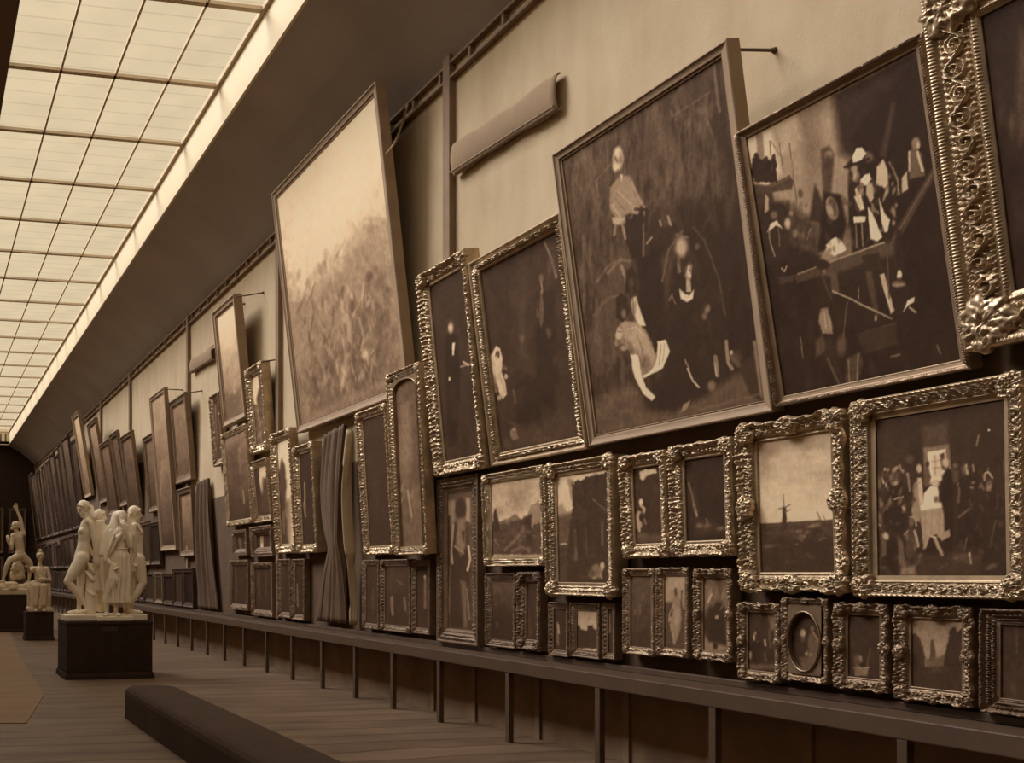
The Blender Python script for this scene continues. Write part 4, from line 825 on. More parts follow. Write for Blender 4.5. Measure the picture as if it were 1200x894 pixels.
L_ops = [('N', .05, 6, 14, 101), ('P', [(750,553),(755,550),(768,549),(770,554),(763,555),(757,559),(753,564),(750,560)], .80, .8, 1, 1), ('P', [(744,604),(748,598),(752,600),(752,618),(746,620)], .62, 1), ('E', 751,588,2.4,3.6,0,.85,.3), ('S', [(751,592),(755,596),(754,602)], 3, .7), ('S', [(747,606),(749,622)], 3, .66), ('S', [(744,612),(743,620)], 2, .5), ('E', 752,606,3,5,0,.1), ('S', [(755,608),(757,614)], 1.5, .5), ('P', [(736,624),(780,626),(782,636),(736,636)], .32, 3, .7), ('S', [(741,570),(744,595)], 2, .26, .6), ('S', [(776,602),(777,610)], 1.6, .4), ('X', 12, 740, 560, 778, 620, 3, 6, .12, .24, .4, 4), ('E',748,628,8,3,0,.36,.6,.6)]
picture([(723, 536), (778, 526), (783, 653), (729, 654)],
  'small dark painting of a pale seated figure beneath a bright sky patch', 'ornate', fw=.11, D=.13, off=.02, ops=L_ops, base=.15)
M_ops = [('N', .03, 8, 14, 111), ('S', [(807,566),(811,580),(814,595),(817,605)], 2.2, .5, .8), ('S', [(813,590),(817,604)], 2.6, .62), ('E', 820,616,4,3,0,.55,.4), ('E', 829,616,4,3,0,.5,.5), ('S', [(828,608),(829,612)], 1.6, .5), ('E', 844,619,4,2.5,0,.4,.5), ('P', [(812,605),(835,610),(850,622),(815,628)], .24, 4, .6), ('P', [(808,570),(814,575),(820,600),(812,600)], .25, 3, .6)]
picture([(780.5, 524), (856, 511), (859.5, 651), (785.5, 653)],
  'small dark painting with a slanting pale streak, left of the windmill landscape', 'ornate', fw=.115, D=.14, off=.02, ops=M_ops, base=.08)
N_ops = [('G', 505, .66, 615, .84), ('N', .12, 24, 18, 121), ('P', [(885,520),(915,515),(905,550),(890,570),(884,560)], .56, 10, .7), ('P', [(905,540),(935,525),(940,545),(915,570)], .80, 10, .7), ('E', 905,527,9,6,0,.45,.7,.5), ('E', 947,523,8,4,0,.58,.7,.5), ('P', [(885,560),(985,560),(988,606),(885,612)], .80, 12, .5),
  ('P', [(883,614),(920,612),(988,608),(990,672),(883,672)], .20, 1), ('N', .04, 10, 5, 122), ('P', [(883,630),(990,628),(990,672),(883,672)], .10, 5, .6), ('P', [(916,618),(917,604),(917,594),(921,594),(922,606),(922,620),(914,622)], .15, .7), ('S', [(918,580),(919,594),(920,604)], 1.0, .25), ('S', [(912,596),(918,596),(926,591)], 1.1, .28), ('S', [(920,600),(926,597)], 1.1, .3), ('S', [(958,600),(962,612)], 1.0, .3), ('S', [(964,603),(968,610)], 1, .4), ('E', 954,616,7,2,-10,.46,.5), ('E', 901,640,10,2,-5,.28,.6), ('E', 939,630,3,4,0,.38,.5), ('S', [(886,617),(985,611)], 1.2, .35, .5), ('X', 50, 884, 616, 988, 668, 6, 2, .06, .3, .45, 26), ('X', 12, 930, 612, 980, 640, 2, 2, .3, .5, .5, 27)]
picture([(863, 499), (983, 479), (991, 694), (867, 693)],
  'landscape of a lone windmill under a big pale sky, scrolled gilt frame', 'rococo', fw=.125, D=.13, off=.02, ops=N_ops, base=.5, cr=1.15)
O_ops = [('G', 490, .12, 680, .10), ('N', .04, 16, 20, 131), ('P', [(1036,530),(1060,520),(1060,560),(1036,560)], .16, 5), ('P', [(1080,500),(1110,495),(1112,530),(1082,530)], .26, 3, .8), ('P', [(1082,525),(1112,520),(1116,560),(1084,570)], .42, 1.5), ('P', [(1087,530),(1108,526),(1110,562),(1090,565)], .92, 1), ('P', [(1091,535),(1104,532),(1105,558),(1093,560)], .78, .8), ('S', [(1091,541),(1104,539)], .8, .45), ('S', [(1092,549),(1104,547)], .8, .45), ('S', [(1096,533),(1096,556)], .8, .45), ('P', [(1101,532),(1107,530),(1109,552),(1104,550)], .22, .8),
  ('P', [(1021,602),(1030,598),(1037,612),(1030,622),(1022,618)], .34, 2), ('P', [(1040,565),(1056,560),(1062,620),(1056,625),(1034,622),(1036,590)], .07, 2), ('E', 1049,557,3,5,0,.26), ('E', 1049,566,3,2.5,0,.58), ('X', 26, 1026, 550, 1072, 600, 2.2, 4, .25, .55, .6, 5), ('S', [(1048,585),(1058,582)], 2, .6), ('S', [(1033,560),(1036,566)], 2, .7), ('S', [(1054,545),(1057,552)], 2, .55), ('E', 1066,538,5,5,0,.25,.5), ('S',[(1064,555),(1066,575)],2.4,.45),
  ('P', [(1071,566),(1078,560),(1081,575),(1082,600),(1078,612),(1068,610),(1070,585)], .52, 1.5), ('E', 1077,549,3,5,0,.66,.3), ('P', [(1075,560),(1080,560),(1083,590),(1078,596)], .74, 1), ('P', [(1083,550),(1088,546),(1091,560),(1086,572),(1082,566)], .28, 1), ('E', 1087,544,2.5,4,0,.2), ('P', [(1083,578),(1090,570),(1099,570),(1100,590),(1082,592)], .97, .8), ('E', 1096,566,5,5,0,.72,.4), ('E', 1097,585,3,4,0,.4,.4),
  ('P', [(1078,594),(1106,590),(1109,620),(1108,630),(1098,630),(1088,640),(1082,644),(1080,620)], .60, .9), ('P', [(1078,592),(1106,588),(1107,594),(1079,598)], .92, .7), ('S', [(1084,600),(1084,635)], 1.4, .45, .6), ('S', [(1092,600),(1091,630)], 1.4, .5, .6), ('S', [(1100,600),(1100,625)], 1.4, .5, .6),
  ('P', [(1104,558),(1110,548),(1116,552),(1118,600),(1116,650),(1108,640),(1106,600),(1102,584)], .06, 1.5), ('E', 1108,542,4,5,0,.70,.3), ('E', 1120,546,3,3,0,.32), ('E', 1131,550,4,6,0,.36,.5), ('S', [(1132,545),(1134,556)], 2.4, .6), ('S', [(1140,545),(1141,552)], 2.6, .45), ('P', [(1116,550),(1124,552),(1124,565),(1117,565)], .26, 1.5), ('P', [(1124,560),(1146,556),(1148,640),(1120,640)], .06, 3, .7), ('S', [(1124,572),(1123,588)], 3, .3), ('S', [(1124,606),(1136,596)], 3, .32), ('S', [(1147,510),(1144,522)], 2.4, .42), ('E', 1159,504,1.2,1.2,0,.9), ('S', [(1154,562),(1154,555),(1158,553),(1163,560)], 2, .62), ('E', 1159,569,3.5,6,10,.52,.4), ('S', [(1170,580),(1168,596)], 2.6, .42), ('P', [(1152,580),(1174,578),(1178,650),(1150,660)], .08, 3, .7), ('S', [(1176,540),(1180,600)], 1.6, .3), ('S', [(1167,610),(1160,640)], 2, .25), ('E', 1162,664,8,3,-20,.28,.5),
  ('P', [(1086,640),(1090,628),(1098,626),(1104,640),(1102,655),(1086,660)], .06, 1.2), ('S', [(1096,632),(1104,650)], 4, .58), ('P', [(1100,628),(1112,620),(1114,628),(1104,634)], .58, .8), ('S', [(1090,628),(1097,630)], 2.2, .7), 
  ('P', [(1034,624),(1045,620),(1052,640),(1050,672),(1038,668)], .07, 1.5), ('E', 1038,628,3.5,5,-20,.70,.35), ('S', [(1036,634),(1035,650)], 5, .32), ('P', [(1052,628),(1058,635),(1062,668),(1054,662)], .34, 1.2), ('P', [(1063,620),(1068,612),(1073,622),(1075,650),(1066,655),(1061,645)], .22, 1.5), ('E', 1068,612,3,5,0,.38), ('S', [(1066,606),(1072,606),(1074,616)], 1.6, .62), ('S', [(1072,622),(1076,640)], 3, .62), ('S', [(1060,626),(1064,622)], 2, .5), ('P', [(1056,665),(1072,662),(1074,674),(1054,674)], .48, 2.5, .9), ('P', [(1020,640),(1034,640),(1034,672),(1020,672)], .14, 4, .6), ('P', [(1076,650),(1150,650),(1150,674),(1076,674)], .24, 4, .5), ('E', 1128,652,10,5,0,.28,.5,.7), ('S', [(1136,648),(1138,660)], 2, .75), ('S', [(1133,630),(1130,645)], 1.5, .35), ('P',[(1022,610),(1040,616),(1036,626),(1022,622)],.22,2,.8), ('S',[(1024,612),(1032,616)],2,.6), ('X', 60, 1024, 550, 1080, 665, 1.8, 4, .08, .5, .55, 21), ('X', 50, 1115, 545, 1180, 660, 2, 5, .06, .32, .5, 22), ('X', 14, 1036, 545, 1078, 600, 1.6, 2.4, .5, .8, .7, 23), ('X', 10, 1118, 545, 1165, 575, 1.6, 2.6, .4, .62, .6, 24), ('X', 20, 1022, 650, 1140, 674, 6, 2, .2, .4, .4, 25)]
picture([(996.5, 471), (1196, 434), (1201.5, 703), (998.5, 699)],
  'painting of a family round a table with white cloth before a small window', 'acanthus', fw=.125, D=.13, off=.02, ops=O_ops, base=.1, corners='c', cr=1.1, fh=.06)
picture([(1208, 436), (1290, 420), (1300, 706), (1210, 704)],
  'gilt frame just cut off by the right edge beside the family gathering picture', 'ornate', fw=.12, D=.12, off=.03, base=.08)

# ================================================================== LOWEST ROW, right to left
T_ops = [('N', .04, 8, 16, 141), ('S', [(1167,735),(1167,768)], 4, .34, .7), ('S', [(1191,735),(1192,765)], 3, .26, .7), ('P', [(1165,790),(1200,780),(1200,830),(1165,825)], .2, 5, .5), ('X', 10, 1172, 770, 1196, 810, 3, 5, .14, .26, .4, 3)]
picture([(1147, 712), (1246, 716), (1246, 854), (1147, 828)],
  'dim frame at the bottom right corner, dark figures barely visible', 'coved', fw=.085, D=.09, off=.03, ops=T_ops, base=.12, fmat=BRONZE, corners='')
S_ops = [('G', 725, .44, 775, .58), ('N', .04, 12, 8, 151), ('P', [(1066,745),(1072,742),(1078,748),(1082,760),(1085,775),(1086,790),(1066,790)], .16, 1.2, 1, 1.2), ('P', [(1090,762),(1091,750),(1094,749),(1096,762),(1097,775),(1089,775)], .26, .8), ('P', [(1084,772),(1100,770),(1110,765),(1112,790),(1084,790)], .30, 1.5, .9), ('P', [(1106,775),(1110,755),(1114,738),(1118,734),(1122,742),(1125,738),(1128,734),(1134,729),(1137,732),(1137,812),(1104,790)], .12, 1, 1, 1.3), ('P', [(1062,782),(1137,780),(1137,812),(1062,812)], .14, 2), ('N', .02, 8, 4, 152), ('E', 1100,785,10,3,0,.26,.7,.6), ('S', [(1085,752),(1085,780)], 1, .5,.6)]
picture([(1048, 712), (1141, 708), (1138, 829), (1047, 819)],
  'view of a slender tower between dark cliffs, foliate frame above the shelf', 'rococo', fw=.078, D=.09, off=.02, ops=S_ops, base=.3, fmat=GILT2)
R_ops = [('N', .03, 8, 8, 161), ('E', 1006,776,4.5,8,0,.42,.5), ('S', [(1008,770),(1009,778)], 2, .55), ('P', [(1000,782),(1018,782),(1016,792),(1002,792)], .42, 1.2), ('S', [(1000,782),(1018,782)], 1.6, .56), ('E', 1011,779,4,3,0,.08), ('S', [(1020,760),(1016,780)], 2, .26), ('X', 16, 996, 740, 1034, 780, 3, 5, .14, .26, .4, 5)]
picture([(977, 707), (1044, 707), (1039, 812), (976, 806)],
  'small dark still life with a pale basket, right of the oval picture', 'rococo', fw=.074, D=.09, off=.02, ops=R_ops, base=.12, fmat=GILT2)
Q_ops = [('N', .04, 6, 6, 171), ('E', 941,742,3,4.5,0,.6,.35), ('E', 941,750,2.5,3,0,.35,.4), ('P', [(947,745),(951,738),(956,742),(960,752),(960,768),(952,772),(946,762)], .30, 1.6), ('E', 952,737,2.5,3.5,0,.34), ('S', [(953,741),(959,749),(961,765)], 1.5, .55), ('E', 945,766,2,3,0,.5,.4), ('E', 950,768,2.5,3,0,.45,.4), ('P', [(936,770),(964,768),(962,785),(940,785)], .30, 2), ('E', 940,756,5,8,0,.12,.5,.6)]
picture([(914, 702), (970, 700), (969, 801), (915, 797)],
  'small oval painting of two figures in a square scrolled gilt frame', 'rococo', fw=.047, D=.10, off=.02, ops=Q_ops, base=.11, fmat=GILT2, shape=('oval', 948, 752, 20, 35))
P_ops = [('N', .04, 6, 8, 181), ('P', [(900,722),(907,722),(909,738),(903,738)], .45, 2, .8), ('S', [(884,745),(884,755),(888,752)], 2, .72), ('E', 885,742,1.6,2.4,0,.45), ('S', [(896,750),(897,756)], 2.4, .6), ('E', 880,768,2.6,5,-10,.58,.35), ('P', [(882,750),(892,752),(892,780),(880,776)], .08, 1.5), ('S', [(901,738),(903,760)], 2.4, .28), ('S', [(896,765),(898,775)], 1.5, .36), ('P', [(876,778),(912,778),(912,784),(876,784)], .30, 2)]
picture([(864, 708), (912, 706), (913, 799), (864, 796)],
  'small dark interior with little figures, gilt frame left of the oval picture', 'rococo', fw=.064, D=.09, off=.02, ops=P_ops, base=.13, fmat=GILT2)
W_ops = [('G', 680, .32, 765, .36), ('N', .08, 5, 10, 191), ('P', [(825,684),(834,684),(832,712),(825,716)], .44, 3, .7), ('P', [(830,712),(840,705),(850,708),(852,756),(830,752),(825,735)], .10, 2.5), ('X', 14, 828, 692, 852, 712, 1.6, 6, .35, .6, .5, 4), ('S', [(829,706),(834,696)], 2, .66), ('E', 840,723,2.2,2.2,0,.55), ('P', [(822,740),(830,752),(852,760),(822,763)], .48, 2), ('E', 838,757,3,4,0,.12)]
picture([(813, 667), (858, 666), (856, 775), (812, 773)],
  'small painting of a dark mass among pale rocks, wavy gilt frame', 'rococo', fw=.066, D=.09, off=.02, ops=W_ops, base=.2, fmat=GILT2)
V_ops = [('G', 680, .62, 706, .56), ('N', .03, 8, 8, 201), ('P', [(777,706),(806,704),(806,762),(777,762)], .24, 2.5), ('P', [(776,715),(780,712),(780,735),(777,737)], .42, 1.5), ('P', [(790,692),(794,692),(797,705),(799,725),(796,740),(791,756),(786,735),(784,722),(788,710)], .48, 1.2), ('E', 792,694,2,5,0,.30), ('S', [(790,708),(785,720),(784,728)], 2, .56), ('P', [(790,718),(796,712),(797,728),(791,737)], .56, 1), ('S', [(786,732),(790,754)], 2, .52), ('P', [(797,695),(804,688),(805,715),(799,712)], .50, 2, .8), ('S', [(799,692),(798,712)], 1.4, .25), ('S', [(788,714),(786,722)], 1.4, .14)]
picture([(768, 666), (806, 664), (806, 771), (768, 768)],
  'small painting of a pale draped standing figure against bright sky', 'ornate', fw=.062, D=.09, off=.02, ops=V_ops, base=.3, fmat=GILT2)
U_ops = [('G', 675, .28, 760, .16), ('N', .05, 6, 14, 211), ('S', [(750,708),(750,720)], 2, .36, .7), ('S', [(744,714),(744,720)], 1.6, .38, .7), ('S', [(748,725),(747,740)], 2, .3, .6)]
picture([(729, 667), (766, 665), (766, 768), (729, 767)],
  'small dull brown painting in a gilt frame, left of the pale draped figure', 'ornate', fw=.062, D=.09, off=.02, ops=U_ops, base=.2, fmat=GILT2)
X_ops = [('G', 716, .60, 735, .68), ('N', .03, 6, 6, 221), ('P', [(671,736),(674,733),(679,732),(681,738),(687,739),(689,733),(694,732),(697,738),(702,736),(702,760),(671,760)], .15, .8, 1, 1.3)]
picture([(667, 706), (703, 707), (702, 772), (667, 770)],
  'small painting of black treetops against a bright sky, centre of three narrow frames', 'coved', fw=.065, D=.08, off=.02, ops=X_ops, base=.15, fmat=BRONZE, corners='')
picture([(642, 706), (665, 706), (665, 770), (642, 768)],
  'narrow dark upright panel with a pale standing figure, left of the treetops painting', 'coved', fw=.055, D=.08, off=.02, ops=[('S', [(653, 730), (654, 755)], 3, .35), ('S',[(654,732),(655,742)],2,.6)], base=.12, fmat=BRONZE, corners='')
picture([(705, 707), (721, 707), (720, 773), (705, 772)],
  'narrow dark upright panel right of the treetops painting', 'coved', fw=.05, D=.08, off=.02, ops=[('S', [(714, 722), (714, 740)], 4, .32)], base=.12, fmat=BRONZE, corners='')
Z_ops = [('N', .04, 6, 14, 231), ('S', [(620,720),(622,745)], 2, .22), ('S', [(629,708),(629,714)], 1.4, .4)]
picture([(606, 671), (633, 669), (632, 764), (605, 760)],
  'narrow dark painting with a wide mottled left moulding, beside the pale spires', 'ornate', fw=.10, D=.09, off=.02, ops=Z_ops, base=.15, fmat=BRONZE)
Y_ops = [('G', 684, .26, 752, .1), ('N', .05, 6, 10, 241), ('S', [(589,700),(589,716)], 2, .32), ('S', [(594,710),(594,718)], 1.6, .3), ('P', [(581,730),(583,726),(585,734),(581,736)], .6, .8), ('P', [(577,715),(590,705),(600,716),(602,748),(576,748)], .09, 3, .7)]
picture([(568, 672), (604, 671), (603, 760), (568, 757)],
  'dark painting with faint pale spires in a dull frame, below the mountain landscape', 'coved', fw=.075, D=.08, off=.02, ops=Y_ops, base=.15, fmat=BRONZE, corners='')
AC_ops = [('N', .04, 5, 14, 251), ('S', [(498,680),(498,712)], 3, .40, .8), ('E', 498,676,1.5,2.5,0,.6)]
picture([(483, 656), (504, 656), (503, 744), (482, 742)], 'narrow dark painting of one pale upright figure, under the arch-topped painting', 'coved', fw=.07, D=.08, off=.02, ops=AC_ops, base=.13, fmat=BRONZE, corners='')
AB_ops = [('N', .04, 5, 10, 261), ('S', [(459,700),(460,720)], 3.4, .46, .8), ('S', [(474,700),(475,715)], 2.4, .42, .8), ('S', [(466,680),(472,685)], 2, .4), ('P', [(456,670),(480,668),(480,690),(456,692)], .22, 4, .6)]
picture([(446, 656), (481, 655), (480, 742), (445, 739)], 'dark painting of two small pale figures, under the left of the arch-topped painting', 'coved', fw=.08, D=.08, off=.02, ops=AB_ops, base=.15, fmat=BRONZE, corners='c')
AA_ops = [('N', .03, 5, 10, 271), ('S', [(437,690),(437,720)], 3, .22)]
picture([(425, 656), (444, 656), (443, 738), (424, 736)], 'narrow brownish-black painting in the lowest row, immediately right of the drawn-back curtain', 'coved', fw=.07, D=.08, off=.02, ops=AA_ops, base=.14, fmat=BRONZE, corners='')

# ================================================================== LEFT CLUSTER
a_ops = [('G', 360, .95, 490, .40), ('N', .05, 6, 14, 301), ('P', [(256,370),(270,362),(272,400),(262,410)], .85, 4, .6), ('X', 10, 262, 410, 280, 460, 2, 6, .45, .7, .4, 3), ('P', [(262,460),(282,455),(284,486),(264,492)], .30, 6, .7), ('E', 275,458,2,4,0,.6,.5)]
picture([(248, 367), (273, 344), (287, 491), (261, 499)], 'narrow leaning painting of pale sky, highest of the left cluster', 'plain', fw=.13, D=.16, off=.06, ops=a_ops, base=.6, fmat=WOODF, fh=.07)
b_ops = [('G', 440, .25, 515, .3), ('N', .08, 3, 8, 311), ('P', [(293,446),(302,440),(304,452),(301,465),(301,474),(296,474),(294,460)], .80, 1), ('S', [(302,480),(305,500)], 2, .45), ('X', 12, 297, 478, 309, 512, 1.4, 4, .14, .5, .6, 3)]
picture([(286.5, 433), (305, 423), (313, 527), (294, 533)], 'small gilt-framed painting with a scalloped top edge, a bright white patch at upper left', 'ornate', fw=.15, D=.16, off=.0, ops=b_ops, base=.2)
picture([(243, 466), (256, 458), (261, 543), (250, 548)], 'narrow dark frame tucked behind the tall pale sky picture on its left', 'ornate', fw=.13, D=.12, off=.0, ops=[('S',[(252,475),(254,530)],2,.5,.6)], base=.2, fmat=GILT2, corners='')
d_ops = [('G', 505, .45, 605, .16), ('N', .06, 5, 12, 321), ('P', [(266,530),(278,520),(284,560),(272,590)], .2, 5, .6), ('S', [(280,525),(282,555)], 3, .5, .4), ('S',[(285,575),(286,590)],1.6,.5)]
picture([(258, 507), (287, 498), (295, 612), (266, 618)], 'broad dark brown painting directly under the narrow pale sky picture', 'coved', fw=.10, D=.13, off=.0, ops=d_ops, base=.3)
e_ops = [('N', .04, 4, 8, 331), ('P', [(303,544),(311,539),(313,555),(310,572),(307,580),(304,565)], .82, 1), ('P', [(308,560),(314,560),(318,600),(306,600)], .22, 2)]
picture([(292, 542), (310, 536), (318, 610), (297.5, 614)], 'small painting with a bright wedge of sky, below the scalloped frame', 'coved', fw=.12, D=.12, off=.0, ops=e_ops, base=.15, corners='')
f_ops = [('G', 515, .90, 560, .86), ('N', .03, 5, 10, 341), ('P', [(328,545),(330,537),(334,545),(336,570),(334,600),(338,640),(324,640),(325,560)], .22, 1.5), ('P', [(324,590),(340,585),(340,640),(324,640)], .2, 4, .7), ('S', [(332,600),(333,625)], 2.5, .4, .7)]
picture([(315, 509), (339, 501), (346, 647), (323, 650)], 'upright painting of a dark tree shape against bright sky, gilt frame', 'ornate', fw=.15, D=.14, off=.0, ops=f_ops, base=.3)
g_ops = [('N', .03, 4, 10, 351), ('S', [(357,565),(357,600)], 1.8, .6, .8), ('S', [(356,590),(358,605)], 2.4, .4)]
picture([(341, 525), (366, 516), (371, 647), (348, 649)], 'upright near-black painting with one pale mark, beside the gathered curtain', 'ornate', fw=.13, D=.16, off=.0, ops=g_ops, base=.1)
picture([(293, 618), (315, 615), (319, 651), (294, 654)], 'small square dark-framed painting with a tiny bright standing figure, below the wedge of sky', 'cross', fw=.16, D=.10, off=.0, ops=[('S', [(307, 625), (307, 645)], 4, .55), ('E', 307, 640, 1.5, 4, 0, .8)], base=.14, fmat=BRONZE)
picture([(271, 622), (287, 620), (289, 650), (272, 652)], 'small square dark painting under the broad brown painting', 'cross', fw=.12, D=.10, off=.0, ops=[('S', [(281, 628), (282, 645)], 3, .3)], base=.12, fmat=BRONZE)
picture([(293, 660), (318, 658), (319, 724), (294, 720)], 'upright dark painting in the lowest row at the left edge of the tall batten', 'cross', fw=.10, D=.10, off=.0, ops=[('S', [(303, 670), (304, 700)], 2, .24), ('S', [(312, 670), (312, 700)], 2, .2)], base=.1, fmat=BRONZE)
picture([(268, 656), (290, 656), (290, 716), (268, 713)], 'upright dark painting in the lowest row, below the small square dark painting', 'cross', fw=.10, D=.10, off=.0, ops=[('S', [(276, 665), (277, 700)], 2, .2)], base=.1, fmat=BRONZE)
picture([(325, 655), (339, 655), (340, 725), (325, 723)], 'dark narrow painting in a studded frame, lowest row, left of a pair', 'ornate', fw=.09, D=.10, off=.0, ops=[('S', [(332, 665), (333, 700)], 2, .16)], base=.09, fmat=BRONZE, corners='')
picture([(341, 655), (356, 655), (356, 728), (341, 726)], 'dark narrow painting in a studded frame, lowest row, right of a pair', 'ornate', fw=.09, D=.10, off=.0, ops=[('S', [(348, 685), (349, 710)], 2, .34)], base=.09, fmat=BRONZE, corners='')

# ================================================================== FAR FRAMES (before the hall's far end)
n_ops = [('G', 470, .50, 565, .25), ('N', .05, 4, 14, 401), ('P', [(204,480),(212,470),(216,530),(208,540)], .42, 4, .5)]
picture([(198, 473), (215, 458), (224, 562), (205, 568)], 'leaning dark framed picture just left of the far wall post', 'plain', fw=.18, D=.12, ops=n_ops, base=.3, fmat=BRONZE, fh=.06)
picture([(207, 574), (223, 569), (227, 650), (210, 654)], 'pale grey-brown picture below the leaning one by the far wall post', 'plain', fw=.15, D=.10, ops=[('G', 575, .5, 650, .2), ('N', .05, 4, 10, 402)], base=.3, fmat=BRONZE)
picture([(174, 467), (192, 453), (206, 640), (188, 650)], 'very tall leaning picture with a pale top, right above the standing marble figures', 'plain', fw=.12, D=.10, ops=[('G', 460, .62, 640, .16), ('N', .06, 4, 20, 403), ('S', [(190, 540), (188, 580)], 2.5, .5, .6)], base=.3, fmat=WOODF, fh=.05)
picture([(166, 514), (178, 506), (186, 596), (174, 603)], 'dark narrow leaning picture left of the very tall one', 'plain', fw=.15, D=.10, ops=[('G', 510, .4, 600, .14)], base=.2, fmat=BRONZE)
picture([(139, 513), (153, 504), (164, 598), (150, 605)], 'dark leaning picture under the third wall post', 'plain', fw=.15, D=.10, ops=[('G', 505, .4, 600, .12), ('N', .05, 3, 10, 404)], base=.2, fmat=BRONZE)
picture([(127, 511), (136, 503), (149, 590), (140, 596)], 'slim dark leaning picture in the far group, beside the one under the third post', 'plain', fw=.15, D=.10, ops=[('G', 505, .34, 600, .12)], base=.2, fmat=BRONZE)
picture([(115, 522), (126, 514), (138, 600), (127, 606)], 'dark leaning picture in the far group above the veiled marble head', 'plain', fw=.15, D=.10, ops=[('G', 515, .4, 600, .12)], base=.2, fmat=BRONZE)
picture([(101, 498), (111, 489), (126, 586), (116, 592)], 'leaning picture with a pale upper corner, far group, above the marble heads', 'plain', fw=.15, D=.10, ops=[('G', 490, .6, 590, .14)], base=.2, fmat=BRONZE)
picture([(83, 489), (91, 481), (107, 580), (99, 585)], 'tall pale-sided leaning picture at the far upper left, edge to the light', 'plain', fw=.15, D=.12, ops=[('G', 480, .8, 585, .3)], base=.4, fmat=WOODF)
rg = random.Random(12)
far = 0
def far_row(ya, yb, z0, z1, wmin, wmax, lean, label, group):
    global far
    y = ya
    while y < yb:
        w = rg.uniform(wmin, wmax); h = (z1 - z0) * rg.uniform(.78, .99); ln = rg.uniform(*lean)
        Xb = WALL - .13; zb = z0
        Xt = Xb - h * math.sin(ln); zt = zb + h * math.cos(ln)
        pts = [(Xt, y + w, zt), (Xt, y, zt), (Xb, y, zb), (Xb, y + w, zb)]
        q = [tuple(float(c) for c in project(p)) for p in pts]
        t = rg.uniform(.06, .26)
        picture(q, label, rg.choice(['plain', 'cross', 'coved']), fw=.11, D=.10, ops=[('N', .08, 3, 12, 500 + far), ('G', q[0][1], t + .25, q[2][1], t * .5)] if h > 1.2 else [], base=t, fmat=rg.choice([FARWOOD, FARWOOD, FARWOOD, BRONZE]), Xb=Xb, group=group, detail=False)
        y += w + .06; far += 1
far_row(20.4, 50.5, .82, 1.74, .6, 1.1, (.0, .03), 'small dim picture in the lowest far row above the distant shelf', 'lowest row of far pictures')
far_row(23.4, 50.5, 1.76, 3.03, .8, 1.6, (.04, .08), 'dim upright picture in the second far row behind the marble statues', 'second row of far pictures')
far_row(34.8, 50.5, 3.20, 6.7, .9, 1.8, (.10, .14), 'dim leaning picture in the top far row far down the hall', 'top row of far pictures')
# pictures on the end wall
def end_pic(x, z, w, h, lean, label, group):
    s, c = math.sin(lean), math.cos(lean)
    M = Matrix(((1, 0, 0, x), (0, -s, -c, Y1 - .14), (0, c, -s, z), (0, 0, 0, 1)))
    r = empty('framed_painting'); r.matrix_world = M; tag(r, label, 'painting', group)
    V, Q = frame_geo(w, h, .12, .1, .05, 'plain', .05); V[:, 1] += h / 2
    link('frame', quadmesh('frame', V, Q), BRONZE, r)
    V = np.array([[-w/2 + .1, .1, -.04], [w/2 - .1, .1, -.04], [w/2 - .1, h - .1, -.04], [-w/2 + .1, h - .1, -.04]]); me = quadmesh('canvas', V, [[0, 1, 2, 3]])
    at = me.color_attributes.new('paint', 'FLOAT_COLOR', 'POINT'); t = rg.uniform(.1, .4)
    at.data.foreach_set('color', np.concatenate([np.concatenate([sepia(t), [1]])] * 4).astype(np.float32)); link('canvas', me, M_PAINT, r)
for x, w in ((-2.6, 1.3), (-1.1, 1.3), (.4, 1.3), (1.9, 1.3), (3.4, 1.3), (4.75, .9)):
    end_pic(x, .9, w, 1.5, .03, 'dim picture in the lower row on the far end wall', 'lower row on the end wall')
    end_pic(x, 2.6, w, 2.3, .12, 'dim leaning picture in the upper row on the far end wall', 'upper row on the end wall')

# iron struts from frame tops to the wall
hanger(856, 58, 908, 59, 'iron strut at the upper right corner of the lamenting group picture')
hanger(276, 348, 309, 343, 'upper iron strut behind the narrow pale sky picture')
hanger(278, 358, 287, 356, 'short iron strut behind the narrow pale sky picture')
hanger(306, 424, 327, 421, 'upper iron strut behind the scalloped-top frame')
hanger(194, 456, 214, 457, 'iron strut behind the very tall far picture')
hanger(217, 461, 237, 458, 'iron strut beside the far wall post')
# cord of the pale sky picture
A = on_x(478, 122, WALL - .08); B = on_x(453, 180, WALL - .55)
e = empty('hanging_cord', A); tag(e, 'rope hanging from the picture rail behind the huge pale sky painting', 'cord')
pts = [Vector((0, 0, 0))]
for k in range(1, 11):
    t = k / 10; pts.append((B - A) * t + Vector((0, 0, -.10 * math.sin(PI * t))))
MB().path([p.copy() for p in pts], .014).build('rope', mat('rope', .7, rough=.9), e, smooth=True)
